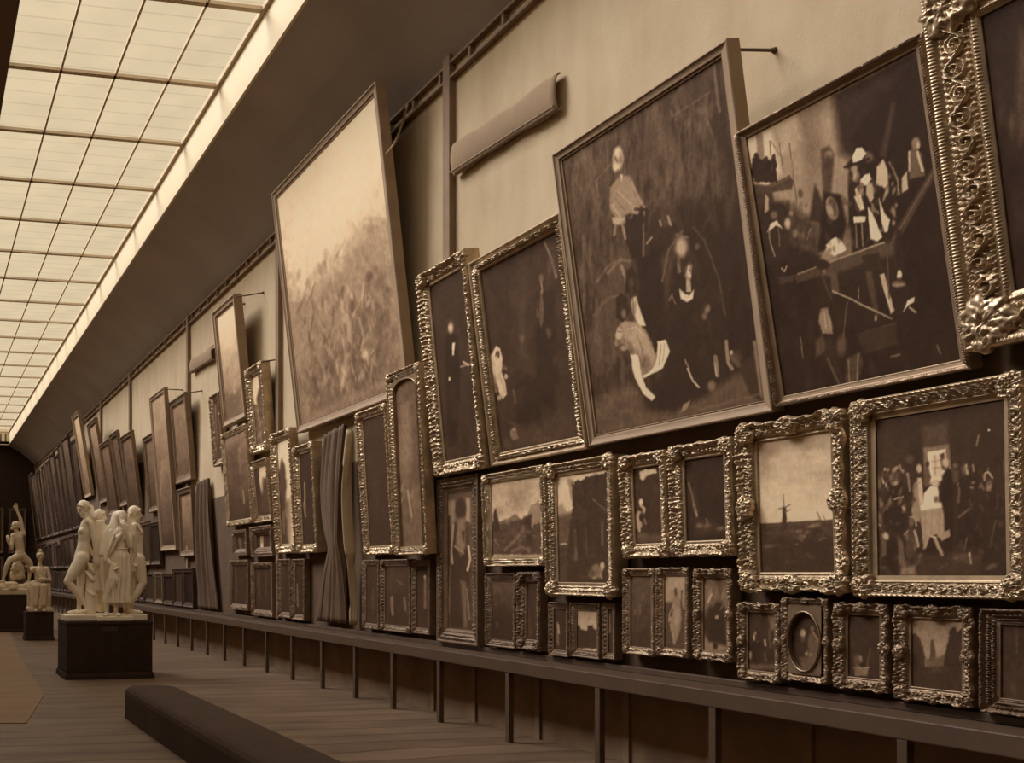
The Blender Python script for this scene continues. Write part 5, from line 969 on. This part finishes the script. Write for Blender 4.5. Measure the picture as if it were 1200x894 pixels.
# ------------------------------------------------------------------ curtains
def curtain(name, label, cat, top, bot, nf, amp, m, mid=None, th=.012, seed=1, pull=None, solid=True):
    """cloth between a top line and a bottom line of 3-D points, hanging with nf folds (folds come out from the wall)"""
    A, B = top; C_, D_ = bot
    nu, nv = 26 * nf // 3 + 20, 40
    org = (A + B) / 2
    rr = random.Random(seed); phs = [rr.uniform(0, 6) for _ in range(6)]
    V = np.zeros((nv, nu, 3))
    for j in range(nv):
        t = j / (nv - 1)
        P = A.lerp(C_, t); Q = B.lerp(D_, t)
        if mid:                      # gathered in towards mid at t=1
            for (tt, wgt, pt) in mid:
                w = wgt * math.exp(-((t - tt) / .22) ** 2); P = P.lerp(pt, w); Q = Q.lerp(pt, w)
        for i in range(nu):
            s0 = i / (nu - 1)
            p = P.lerp(Q, s0); s = s0 + .05 * math.sin(5 * s0 + phs[4] + 1.5 * t) + .03 * math.sin(13 * s0 + phs[5])
            f = math.sin(2*PI*nf*s + phs[0] + .8*math.sin(3*t + phs[1])) + .45*math.sin(2*PI*nf*1.9*s + phs[2] + 2*t) + .3*math.sin(2*PI*nf*.5*s + phs[3] - t)
            g = amp * (.55 + .45 * math.sin(PI * min(1, t*1.1)))
            V[j, i] = (p.x - g * (f * .6 + .9) - org.x, p.y + g * .35 * math.cos(2*PI*nf*s + t) - org.y, p.z - org.z)
    e = empty(name, org); tag(e, label, cat)
    o = link('cloth', quadmesh('cloth', V.reshape(-1, 3), gridq(nv, nu)), m, e, smooth=True)
    if solid: sm = o.modifiers.new('s', 'SOLIDIFY'); sm.thickness = th
    return e
CUR = mat('dark_curtain', .36, rough=.8, var=.15, vs=5)
CUR2 = mat('pale_curtain', .80, rough=.8, var=.12, vs=5)
X1 = WALL - .05
def zcl(p, z=.835): return Vector((p.x, p.y, z))
curtain('curtain', 'dark gathered curtain hanging below the huge pale sky painting down to the shelf', 'curtain',
        (on_x(387, 509, X1), on_x(409, 497, X1)), (zcl(on_x(377, 724, X1)), zcl(on_x(411, 734, X1))), 5, .085, CUR, mid=[(.62, .55, on_x(404, 640, X1))], seed=3)
curtain('drawn_back_curtain', 'paler curtain drawn back in a bulging fold beside the near-black gilt-framed painting', 'curtain',
        (on_x(411, 500, X1-.02), on_x(418, 500, X1-.02)), (zcl(on_x(415, 700, X1-.02)), zcl(on_x(421, 700, X1-.02))), 1, .10, CUR2, mid=[(.3, .4, on_x(412.5, 560, X1-.02)), (.62, .8, on_x(420, 650, X1-.02))], seed=5)
curtain('far_curtain', 'dark gathered curtain left of the broad brown painting', 'curtain',
        (on_x(232.5, 566, X1), on_x(247, 560, X1)), (zcl(on_x(233, 690, X1)), zcl(on_x(258, 694, X1))), 5, .07, mat('dim_curtain', .3, rough=.9, var=.15, vs=5), seed=8)

# ------------------------------------------------------------------ long upholstered bench
bx0, bx1, bz, yb0, yb1 = 2.12, 2.68, .35, 3.2, 10.6
e = empty('bench', (2.4, 7, 0)); tag(e, 'long low bench covered in dark cloth running along the middle of the floor', 'bench')
def bench_top():
    n = 14; ring = []
    prof = [(0, 0), (0, .26), (.008, .30), (.03, .33), (.065, .348), (.10, .352)]
    out = []
    def outline(ins):
        pts = []
        x0, x1, y0, y1 = bx0 + ins, bx1 - ins, yb0 + ins, yb1 - ins
        r = .16
        for cx, cy, a0 in ((x1 - .24, y1 - .24, 0), (x0 + .06, y1 - .06, PI/2), (x0 + .06, y0 + .06, PI), (x1 - .06, y0 + .06, 1.5*PI)):
            rr = .24 if a0 == 0 else .06
            for k in range(7): a = a0 + PI/2 * k / 6; pts.append((cx + rr*math.cos(a), cy + rr*math.sin(a)))
        return pts
    vs = []; fs = []
    for ins, z in prof:
        for x, y in outline(ins): vs.append((x - 2.4, y - 7, z))
    m = len(vs) // len(prof)
    for j in range(len(prof) - 1):
        for k in range(m): k2 = (k+1) % m; fs.append((j*m+k, j*m+k2, (j+1)*m+k2, (j+1)*m+k))
    fs.append(tuple(range((len(prof)-1)*m, len(prof)*m)))
    return MB().add(vs, fs)
bench_top().build('cloth_cover', mat('bench_cloth', .14, rough=.95, var=.12, vs=3), e)

# patch of sunlight at the left edge, put in as a thin pale sheet
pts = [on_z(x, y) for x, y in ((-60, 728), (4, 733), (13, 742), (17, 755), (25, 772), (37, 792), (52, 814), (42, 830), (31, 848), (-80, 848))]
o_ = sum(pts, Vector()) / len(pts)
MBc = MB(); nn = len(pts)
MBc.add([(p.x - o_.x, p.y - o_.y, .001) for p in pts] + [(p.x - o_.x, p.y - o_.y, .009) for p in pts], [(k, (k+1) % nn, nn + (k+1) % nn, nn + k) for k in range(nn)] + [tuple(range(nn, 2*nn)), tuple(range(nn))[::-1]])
fc = MBc.build('floor_light_patch', mat('light_patch_tone', .54, rough=.9, var=.15, vs=1.5, stretch=(.4, 3, 1)), None); fc.location = (o_.x, o_.y, 0)
tag(fc, 'pale pointed patch of light, a thin sheet on the floorboards at the left edge', 'floor cloth')  # not a cloth: the sheet stands in for sunlight on the boards

# ------------------------------------------------------------------ pedestals
def pedestal(cx, cy, w, d, h, label, foot=True):
    e = empty('pedestal', (cx, cy, 0)); tag(e, label, 'pedestal')
    MB().box((-w/2, -d/2, .10), (w/2, d/2, h - .05)).build('body', DARKCLOTH, e, bevel=.01)
    MB().box((-w/2 - .006, -d/2 - .006, h - .05), (w/2 + .006, d/2 + .006, h)).build('top_slab', DARKCLOTH, e, bevel=.01)
    vs = []; 
    for z, g in ((0, .03), (.05, .025), (.10, .003)):
        for sx, sy in ((-1,-1),(1,-1),(1,1),(-1,1)): vs.append((sx*(w/2+g), sy*(d/2+g), z))
    fs = [(j*4+k, j*4+(k+1)%4, (j+1)*4+(k+1)%4, (j+1)*4+k) for j in range(2) for k in range(4)]
    MB().add(vs, fs + [(0,3,2,1)]).build('plinth_moulding', DARKCLOTH, e)
    return e
P0 = on_z(129, 795.5)
GX, GY = P0.x, P0.y + .5
GH = .845
g = pedestal(GX, GY, 1.28, 1.0, GH, 'large dark cloth-covered box pedestal carrying the group of standing marble figures')
MB().box((-.12, -.512, .70), (.12, -.5, .76)).build('name_plate', mat('plate', .15, rough=.5), g, bevel=.004)

# ------------------------------------------------------------------ marble figures, designed in metres: x right, y away, z up
SCL = 79.4
def q(x, y, d=0.0):          # from enlarged crop (50,570,200,740 at 5.26x) to local metres at the group
    return Vector(((50 + x / 5.26 - 128.5) / SCL, d, (728.5 - (570 + y / 5.26)) / SCL))
def sculpt(mb, name, m, parent, vox=.009, smooth=6):
    o = mb.build(name, m, parent, smooth=True)
    r = o.modifiers.new('remesh', 'REMESH'); r.mode = 'VOXEL'; r.voxel_size = vox; r.use_smooth_shade = True
    s = o.modifiers.new('smooth', 'SMOOTH'); s.factor = .5; s.iterations = smooth
    return o
def limb(mb, pts):           # [(point, radius), ...]
    for (a, ra), (b, rb) in zip(pts[:-1], pts[1:]): mb.capsule(a, b, ra, rb)
def hand(mb, w, d, out, s=1.0, curl=.5):
    """palm from wrist w along d; out = side of the thumb; five separate fingers"""
    d = Vector(d).normalized(); o = Vector(out).normalized(); n = d.cross(o).normalized()
    p = w + d * .05 * s
    for k in range(3): mb.capsule(w + o * (k - 1) * .018 * s, p + o * (k - 1) * .024 * s + d * .03 * s, .020 * s, .018 * s)
    for k, L in enumerate((.070, .080, .075, .058)):
        b = p + d * .035 * s + o * (.03 - k * .021) * s
        m_ = b + (d * (1 - .3 * curl) + n * curl * .6).normalized() * L * .5 * s
        t = m_ + (d * (1 - curl) + n * curl * 1.3).normalized() * L * .5 * s
        mb.capsule(b, m_, .0115 * s, .0105 * s, 8); mb.capsule(m_, t, .0105 * s, .009 * s, 8)
    b = w + d * .02 * s + o * .03 * s; m_ = b + (d * .7 + o * .7).normalized() * .04 * s
    mb.capsule(b, m_, .014 * s, .012 * s, 8); mb.capsule(m_, m_ + (d + n * curl).normalized() * .03 * s, .012 * s, .010 * s, 8)
def foot(mb, ank, d, s=1.0):
    d = Vector(d).normalized(); sd = Vector((-d.y, d.x, 0))
    z0 = Vector((ank.x, ank.y, 0)); zz = ank.z
    base = Vector((ank.x, ank.y, zz - .055 * s))
    mb.capsule(ank, base - d * .03 * s, .035 * s, .034 * s)
    mb.capsule(base, base + d * .13 * s - Vector((0, 0, .012 * s)), .036 * s, .028 * s)
    for k in range(5):
        b = base + d * .125 * s + sd * (k - 2) * .017 * s - Vector((0, 0, .014 * s))
        mb.capsule(b, b + d * (.055 - abs(k - 1) * .006) * s, .014 * s, .011 * s, 8)
def head(mb, c, face, up, s=1.0, hair=1, bun=None):
    """head with brow, nose, mouth, chin, ears; c centre, face direction, up direction"""
    f = Vector(face).normalized(); u = Vector(up); u = (u - f * u.dot(f)).normalized(); r = f.cross(u)
    Rm = Matrix((r, f, u)).transposed()
    def P(x, y, z): return c + (r * x + f * y + u * z) * s
    mb.ell(P(0, -.01, .02), (.073 * s, .092 * s, .095 * s), Rm)
    mb.ell(P(0, .03, -.045), (.052 * s, .052 * s, .068 * s), Rm)
    mb.ell(P(0, .072, -.10), (.022 * s, .018 * s, .018 * s), Rm)       # chin
    mb.capsule(P(0, .084, .022), P(0, .106, -.022), .010 * s, .015 * s)  # nose
    mb.capsule(P(-.038, .074, .032), P(.038, .074, .032), .012 * s, .012 * s)  # brow
    mb.capsule(P(-.02, .078, -.055), P(.02, .078, -.055), .009 * s, .009 * s)
    mb.capsule(P(-.015, .078, -.070), P(.015, .078, -.070), .010 * s, .010 * s)
    for k in (-1, 1):
        mb.ell(P(.033 * k, .068, .005), (.015 * s, .010 * s, .010 * s), Rm)
        mb.ell(P(.072 * k, -.005, -.012), (.010 * s, .018 * s, .028 * s), Rm)
    if hair:
        hb = MB()
        hb.ell(P(0, -.022, .035), (.088 * s, .098 * s, .098 * s), Rm)
        for k in range(-4, 5):
            a = k * .20
            hb.capsule(P(math.sin(a) * .078, .062 * math.cos(a*.8), .085 - abs(k) * .008), P(math.sin(a) * .10, -.07, .03 - abs(k) * .006), .018 * s, .022 * s, 8)
        if bun: hb.ell(P(*bun[:3]), (bun[3] * s,) * 3, Rm)
        return hb

grp = empty('marble_statue_group', (GX, GY - .08, GH + .002))
tag(grp, 'white marble group of four standing figures, the front one veiled, on dark pedestal', 'statue')
# --- plinths of the group
pl = MB()
def slab(a, b, z0, z1, y0, y1):
    pl.box((a.x, y0, z0), (b.x, y1, z1))
slab(q(145, 0), q(372, 0), 0, .09, -.28, .25); slab(q(498, 0), q(664, 0), 0, .09, -.25, .25)
slab(q(340, 0), q(562, 0), 0, .07, -.40, -.12); slab(q(360, 0), q(540, 0), 0, .09, -.2, .40)
pl.build('plinth', MARBLE, grp, bevel=.012)
hairs = []
# --- left figure, seen from the side, leaning back, one knee forward
A = MB(); d0 = -.02
hairs.append(head(A, q(272, 135, d0), (-.86, -.42, -.30), (-.25, 0, 1), 1.0, bun=(0, -.085, .045, .055)))
limb(A, [(q(280, 168, d0), .052), (q(298, 205, d0), .056)])
limb(A, [(q(300, 218, d0 - .06), .062), (q(296, 225, d0 + .10), .062)])                # shoulders
limb(A, [(q(296, 235, d0), .098), (q(284, 285, d0), .106), (q(276, 345, d0), .088), (q(268, 400, d0), .104), (q(262, 440, d0), .120)])
for dy in (-.055, .05): A.ell(q(262, 275, d0 + dy), (.052, .050, .052))
limb(A, [(q(262, 440, d0 - .05), .105), (q(205, 530, d0 - .08), .088), (q(168, 590, d0 - .09), .063)])   # near thigh to knee
limb(A, [(q(168, 592, d0 - .09), .060), (q(215, 645, d0 - .08), .060), (q(282, 738, d0 - .07), .034)])
foot(A, q(288, 752, d0 - .07), (-.75, -.3, 0))
limb(A, [(q(268, 450, d0 + .07), .105), (q(262, 580, d0 + .06), .068), (q(258, 650, d0 + .06), .058), (q(250, 752, d0 + .06), .036)])
foot(A, q(248, 756, d0 + .06), (-1, .05, 0))
limb(A, [(q(318, 228, d0 - .10), .050), (q(334, 335, d0 - .13), .038), (q(336, 345, d0 - .13), .037), (q(345, 432, d0 - .14), .026)])
hand(A, q(346, 438, d0 - .14), (.15, 0, -1), (-1, -.2, 0), 1.0, .4)
limb(A, [(q(290, 230, d0 + .12), .048), (q(300, 330, d0 + .16), .036), (q(340, 420, d0 + .10), .026)])
sculpt(A, 'standing_figure', MARBLE, grp)
# hair falling and the column of cloth and trunk beside her
Dp = MB()
for k in range(4): limb(Dp, [(q(300 + 10*k, 120, d0 + .02*k), .030), (q(312 + 9*k, 190, d0 - .03*k), .026), (q(322 + 8*k, 260, d0 - .03), .014)])
for k in range(5):
    x = 338 + 11 * k
    limb(Dp, [(q(x + 14, 215, .03 - .01*k), .030), (q(x + 8, 400, -.05), .030), (q(x + 2, 640, -.08), .024)])
sculpt(Dp, 'falling_drapery', MARBLE, grp, smooth=3)
Tk = MB()
limb(Tk, [(q(322, 500, -.02), .060), (q(322, 640, -.02), .085), (q(318, 780, -.02), .10)])
for (xa, ya, xb, yb) in ((296, 470, 352, 545), (286, 525, 350, 590), (292, 640, 358, 676)):
    pp = [(q(xa + (xb-xa)*t, ya + (yb-ya)*t + 22*math.sin(PI*t)*.6, -.05 - .07*math.sin(PI*t)), .018 + .012*math.sin(PI*t)) for t in [k/6 for k in range(7)]]
    limb(Tk, pp)
sculpt(Tk, 'tree_trunk_support', MARBLE, grp, smooth=3)
# --- back figure: head turned right, shoulders under cloth
Bk = MB(); d1 = .20
hairs.append(head(Bk, q(398, 178, d1), (.85, -.4, -.1), (0, 0, 1), .92, bun=(0, -.05, .03, .05)))
limb(Bk, [(q(396, 205, d1), .050), (q(395, 240, d1), .060)])
limb(Bk, [(q(376, 250, d1), .058), (q(430, 250, d1), .058)])
for k in range(6): limb(Bk, [(q(372 + 13*k, 226 + 9*abs(k - 2.2), d1 - .03 - .01*k), .022), (q(368 + 13*k, 400, d1 - .12), .026), (q(372 + 12*k, 720, d1 - .13), .03)])
limb(Bk, [(q(400, 260, d1), .11), (q(402, 360, d1), .10), (q(405, 450, d1), .13), (q(405, 640, d1), .13), (q(405, 740, d1), .12)])
sculpt(Bk, 'back_figure', MARBLE, grp, vox=.011)
# --- centre figure, veiled, robed, hand to the face, other arm lowered
Cf = MB(); d2 = -.20
head(Cf, q(503, 208, d2), (.05, -.92, -.40), (0, -.2, 1), .98, hair=0)
limb(Cf, [(q(497, 240, d2 + .02), .048), (q(492, 262, d2 + .02), .055)])
limb(Cf, [(q(440, 282, d2 + .02), .058), (q(548, 285, d2 + .02), .058)])
limb(Cf, [(q(492, 285, d2), .105), (q(495, 345, d2), .090), (q(500, 385, d2), .088), (q(495, 440, d2), .125)])
for dx in (-22, 22): Cf.ell(q(495 + dx, 318, d2 - .075), (.044, .044, .046))
limb(Cf, [(q(552, 300, d2 - .02), .050), (q(548, 372, d2 - .10), .040), (q(512, 268, d2 - .15), .026)])     # hand raised to chin
hand(Cf, q(510, 268, d2 - .15), (-.2, .1, 1), (1, 0, .2), 1.0, .5)
limb(Cf, [(q(438, 300, d2), .048), (q(402, 440, d2 - .04), .038), (q(424, 478, d2 - .10), .028)])
hand(Cf, q(425, 478, d2 - .10), (.7, -.2, -.7), (1, 0, .5), 1.0, .8)
limb(Cf, [(q(488, 300, d2 - .11), .028), (q(405, 440, d2 - .06), .030)])
for x, dd in ((405, -.30), (466, -.32)):
    limb(Cf, [(q(x + 6, 700, d2), .05), (q(x, 765, d2 - .02), .036)]); foot(Cf, q(x, 770, d2 - .02), (.1 if x > 430 else -.3, -1, 0), 1.0)
sculpt(Cf, 'veiled_figure', MARBLE, grp)
# robe with pleats, lofted rings
def robe(rings, npl, amp, name, seed=0, n=120):
    """rings: (centre Vector, rx, ry, fold strength)"""
    V = []; rr = random.Random(seed); ph = [rr.uniform(0, 6) for _ in range(4)]
    ns = 60
    for j in range(ns):
        t = j / (ns - 1) * (len(rings) - 1); i = min(int(t), len(rings) - 2); f = t - i; f2 = f * f * (3 - 2 * f)
        c = rings[i][0].lerp(rings[i + 1][0], f); rx = rings[i][1] * (1 - f2) + rings[i+1][1] * f2; ry = rings[i][2] * (1 - f2) + rings[i+1][2] * f2; fo = rings[i][3] * (1 - f2) + rings[i+1][3] * f2
        for k in range(n):
            a = 2 * PI * k / n
            w = math.sin(npl * a + ph[0] + .9 * math.sin(2 * a + j * .05)) + .5 * math.sin(npl * 1.6 * a + ph[1] + j * .04) + .4 * math.sin(npl * .5 * a + ph[2])
            g = 1 + fo * amp * w
            V.append((c.x + rx * g * math.cos(a), c.y + ry * g * math.sin(a), c.z))
    Q = []
    for j in range(ns - 1):
        for k in range(n): k2 = (k + 1) % n; Q.append((j*n+k, j*n+k2, (j+1)*n+k2, (j+1)*n+k))
    mb = MB().add(V, Q + [tuple(range(n))[::-1], tuple(range((ns-1)*n, ns*n))])
    return mb
rb = robe([(q(498, 382, d2), .095, .085, .2), (q(494, 440, d2), .150, .125, .6), (q(488, 560, d2), .165, .14, .9), (q(478, 660, d2), .185, .15, 1.0), (q(478, 722, d2), .195, .16, 1.0)], 13, .15, 'robe')
rb.build('pleated_robe', MARBLE, grp, smooth=True)
# belt, veil and diagonal shawl
Vl = MB()
Vl.ell(q(500, 185, d2 + .035), (.098, .105, .105)); 
for k in range(6):
    x0, x1 = 468 - 5 * k, 452 - 14 * k
    limb(Vl, [(q(480 - 3*k, 165, d2 + .02 + .015*k), .034), (q(x0, 230, d2 + .0 + .01*k), .032), (q(x1 + 8, 310, d2 - .05 + .02*k), .030), (q(400 - 6*k, 420, d2 - .02), .024)])
for k in range(5):
    limb(Vl, [(q(525 + 3*k, 175, d2 + .03 + .01*k), .032), (q(536 + 4*k, 235, d2 + .01), .030), (q(560 + 4*k, 300, d2 - .02), .034), (q(572, 350 + 8*k, d2), .022)])
for k in range(5):
    limb(Vl, [(q(452 - 4*k, 290 + 14*k, d2 - .10), .018), (q(430 - 4*k, 350 + 10*k, d2 - .10), .020), (q(396, 450 + 4*k, d2 - .06), .018)])
for k in range(5):
    limb(Vl, [(q(426 + 3*k, 492, d2 - .11), .014), (q(418 + 12*k, 570, d2 - .145), .017), (q(412 + 19*k, 660 - 14*k, d2 - .15), .012)])
for k in range(5):
    limb(Vl, [(q(388 - 3*k, 450, d2), .026), (q(384 - 2*k, 560, d2 + .02), .028), (q(392 + 2*k, 660, d2 + .02), .020)])
limb(Vl, [(q(462, 384, d2 - .085), .012), (q(500, 388, d2 - .10), .013), (q(540, 384, d2 - .08), .012)])
sculpt(Vl, 'veil_and_shawl', MARBLE, grp, smooth=3)
# --- right figure in profile facing right
Rf = MB(); d3 = -.04
hairs.append(head(Rf, q(604, 165, d3), (.97, -.2, -.10), (0, 0, 1), 1.0))
limb(Rf, [(q(594, 195, d3), .050), (q(590, 222, d3), .056)])
limb(Rf, [(q(592, 240, d3 - .11), .054), (q(600, 240, d3 + .10), .054)])
limb(Rf, [(q(606, 255, d3), .095), (q(616, 300, d3), .100), (q(620, 350, d3), .082), (q(618, 400, d3), .094), (q(612, 440, d3), .112)])
for dy in (-.05, .05): Rf.ell(q(634, 280, d3 + dy), (.050, .055, .046))
limb(Rf, [(q(622, 450, d3 - .05), .100), (q(636, 530, d3 - .06), .086), (q(648, 596, d3 - .07), .062)])
limb(Rf, [(q(648, 598, d3 - .07), .058), (q(612, 665, d3 - .06), .056), (q(562, 735, d3 - .05), .034)])
foot(Rf, q(556, 752, d3 - .05), (.8, -.5, 0))
limb(Rf, [(q(606, 450, d3 + .08), .098), (q(600, 590, d3 + .08), .062), (q(590, 660, d3 + .08), .056), (q(585, 752, d3 + .08), .035)])
foot(Rf, q(585, 757, d3 + .08), (1, 0, 0))
limb(Rf, [(q(582, 245, d3 - .13), .047), (q(588, 345, d3 - .15), .036), (q(592, 430, d3 - .13), .028)])
hand(Rf, q(592, 432, d3 - .13), (0, 0, -1), (1, 0, 0), 1.0, .4)
sculpt(Rf, 'profile_figure', MARBLE, grp)
Rd = MB()
for k in range(5):
    limb(Rd, [(q(574 - 4*k, 150 + 8*k, d3), .024), (q(556 - 2*k, 215, d3 - .02), .024), (q(562, 290, d3 - .04), .018)])
for k in range(4):
    limb(Rd, [(q(572 + 7*k, 270, d3 - .10), .022), (q(570 + 8*k, 400, d3 - .12), .024), (q(570 + 8*k, 522, d3 - .12), .022)])
for k in range(3):
    limb(Rd, [(q(552 + 8*k, 520, d3 + .05), .028), (q(545 + 8*k, 640, d3 + .05), .030), (q(548 + 8*k, 780, d3 + .05), .040)])
limb(Rd, [(q(596, 236, d3 - .12), .014), (q(622, 262, d3 - .115), .012), (q(652, 298, d3 - .05), .012)])
sculpt(Rd, 'hanging_cloth', MARBLE, grp, smooth=3)
for hb, par in zip(hairs, ('standing_figure', 'back_figure', 'profile_figure')): sculpt(hb, 'hair', MARBLE, bpy.data.objects[par], smooth=2)

# ------------------------------------------------------------------ seated marble figure further back
P1 = on_z(47, 750.5); h1 = (750.5 - 717) / (F / depth(P1.x, P1.y))
SX, SY = P1.x, P1.y + .35
pedestal(SX, SY, .64, .62, h1, 'small dark pedestal under the seated marble figure')
DIM = mat('grey_plaster', .92, rough=.65, var=.12, vs=5)
sc2 = F / depth(SX, SY - .1)
def r(x, y, d=0.0):   # crop (0,570,80,760) scale 4.7
    return Vector(((x / 4.7 - 47.6) / sc2, d, (717 - (570 + y / 4.7)) / sc2))
st = empty('seated_statue', (SX, SY - .05, h1 + .004)); tag(st, 'pale seated robed statue with hair knotted on top, on a small dark pedestal', 'statue')
S = MB(); S.box((r(158, 0).x, -.26, 0), (r(294, 0).x, .26, .10))
S.box((r(165, 0).x, .0, .08), (r(288, 0).x, .25, .58))
sculpt(S, 'seat_block', DIM, st, vox=.014, smooth=2)
S = MB(); hk = head(S, r(232, 392, -.02), (0, -.95, -.25), (0, 0, 1), 1.05, bun=(0, -.02, .13, .05))
limb(S, [(r(231, 425), .05), (r(231, 445), .06)]); limb(S, [(r(190, 460), .075), (r(268, 460), .075)])
limb(S, [(r(230, 470), .13), (r(230, 520), .12), (r(228, 560, .02), .17)])
limb(S, [(r(182, 465), .06), (r(168, 470, -.12), .05), (r(160, 455, -.22), .035)]); hand(S, r(160, 455, -.22), (-.3, -.8, .2), (1, 0, 0), 1, .5)
limb(S, [(r(272, 465), .062), (r(285, 520, -.06), .05), (r(250, 515, -.24), .035)]); hand(S, r(250, 515, -.24), (-1, -.3, 0), (0, 0, 1), 1, .6)
for k, x in ((0, 205), (1, 248)):
    limb(S, [(r(x + 6, 560, .0), .11), (r(x, 555, -.26), .085), (r(x - 4, 650, -.28), .06)]); foot(S, r(x - 4, 668, -.26), (-.1, -1, 0), 1.0)
sculpt(S, 'seated_body', DIM, st, vox=.012)
sculpt(hk, 'hair', DIM, st, smooth=2)
S = MB()
for k in range(9):
    x = 176 + 13 * k; w = math.sin(k * 1.9)
    limb(S, [(r(x, 540, -.24 + .03 * abs(k - 4)), .030), (r(x + 4*w, 610, -.30 + .03*abs(k-4)), .032), (r(x - 4*w, 672, -.28 + .03*abs(k-4)), .034)])
for k in range(5): limb(S, [(r(196 + 6*k, 450 + 8*k, -.10), .018), (r(225, 500 + 8*k, -.15), .02), (r(262, 470 + 12*k, -.10), .018)])
sculpt(S, 'robe_folds', DIM, st, vox=.012, smooth=3)

# ------------------------------------------------------------------ striding nude with raised arm on a rock
P2 = on_z(14, 741); z2 = F / depth(P2.x, P2.y); h2 = (741 - 697) / z2
RX, RY = P2.x + .05, P2.y + .6
pedestal(RX, RY, 1.55, 1.1, h2, 'wide dark pedestal at the left edge under the striding statue')
sc3 = F / depth(RX, RY - .1)
def u(x, y, d=0.0): return Vector(((x / 4.7 - 14) / sc3 - .05, d, (697 - (570 + y / 4.7)) / sc3))
st = empty('striding_statue', (RX, RY, h2 + .004)); tag(st, 'pale striding statue with one arm thrown straight up, at the left edge', 'statue')
S = MB()
rq = random.Random(4)
S.box((-.70, -.42, 0), (.70, .42, .14))
for k in range(26): S.ell((rq.uniform(-.62, .62), rq.uniform(-.34, .34), rq.uniform(.15, .28)), (rq.uniform(.1, .2), rq.uniform(.1, .2), rq.uniform(.06, .13)))
for k in range(34):
    t = rq.random(); S.ell(u(108 + rq.uniform(-34, 34) * (1 - .6*t), 505 - 75*t, rq.uniform(0, .25)), (rq.uniform(.05, .11), .1, rq.uniform(.05, .12)))
sculpt(S, 'rock_base', DIM, st, vox=.02, smooth=2)
S = MB(); hs = 1.15
hk = head(S, u(92, 222, -.03), (-.75, -.5, .35), (.2, 0, 1), hs)
limb(S, [(u(98, 245), .062), (u(108, 262), .07)])
limb(S, [(u(82, 275), .075), (u(138, 262), .080)])
limb(S, [(u(112, 285), .135), (u(118, 320), .125), (u(122, 350), .115), (u(122, 385), .14)])
limb(S, [(u(138, 262), .068), (u(124, 180), .052), (u(102, 130), .034)]); hand(S, u(101, 128), (-.1, 0, 1), (-1, 0, 0), 1.3, .8)
limb(S, [(u(80, 280), .062), (u(72, 345, -.12), .05), (u(52, 308, -.2), .034)]); hand(S, u(52, 306, -.2), (-.1, 0, 1), (1, 0, 0), 1.2, .6)
limb(S, [(u(110, 390), .12), (u(62, 410, -.18), .085), (u(44, 440, -.22), .07), (u(28, 505, -.18), .042)]); foot(S, u(26, 512, -.18), (-.8, -.6, 0), 1.2)
limb(S, [(u(135, 385), .12), (u(178, 425, .05), .085), (u(182, 440, .05), .07), (u(172, 520, .1), .042)]); foot(S, u(172, 520, .1), (.6, -.6, 0), 1.2)
sculpt(S, 'striding_body', DIM, st, vox=.014)
sculpt(hk, 'hair', DIM, st, vox=.014, smooth=2)
# ------------------------------------------------------------------ camera
cam = bpy.data.cameras.new('camera'); co = bpy.data.objects.new('camera', cam); COL.objects.link(co)
cam.sensor_width = 36; cam.lens = 36 * F / 1200
cam.shift_x = (600 - PX) / 1200; cam.shift_y = (PY - 447) / 1200
co.location = (0, 0, HC); co.rotation_euler = (PI / 2, 0, -TH)
cam.clip_end = 300; cam.clip_start = .05
SC.camera = co
# ------------------------------------------------------------------ overcast sky and soft sun through the glass roof
w = bpy.data.worlds.new('sky'); SC.world = w; w.use_nodes = True
bg = w.node_tree.nodes['Background']; bg.inputs['Color'].default_value = (*lin((218, 198, 162)), 1); bg.inputs['Strength'].default_value = 1.12
def sun(name, d, strength, angle):
    L = bpy.data.lights.new(name, 'SUN'); L.energy = strength; L.angle = math.radians(angle); L.color = (1, .975, .955)
    o = bpy.data.objects.new(name, L); COL.objects.link(o)
    o.rotation_euler = Vector(d).to_track_quat('-Z', 'Y').to_euler()
    return o
sun('hazy_sun', (.60, -.42, -.68), SUN_E, 32)
sun('overcast_sky', (.05, 0, -1), DOME_E, 170)
vs = SC.view_settings; SC.display_settings.display_device = 'sRGB'; vs.view_transform = 'Standard'; vs.look = 'None'; vs.exposure = EXPO; vs.gamma = 1; vs.use_curve_mapping = False
SC.cycles.max_bounces = 8; SC.cycles.diffuse_bounces = 5; SC.cycles.transparent_max_bounces = 12; SC.cycles.glossy_bounces = 3
SC.cycles.sample_clamp_indirect = 6; SC.cycles.caustics_reflective = False; SC.cycles.caustics_refractive = False
SC.cycles.use_denoising = True
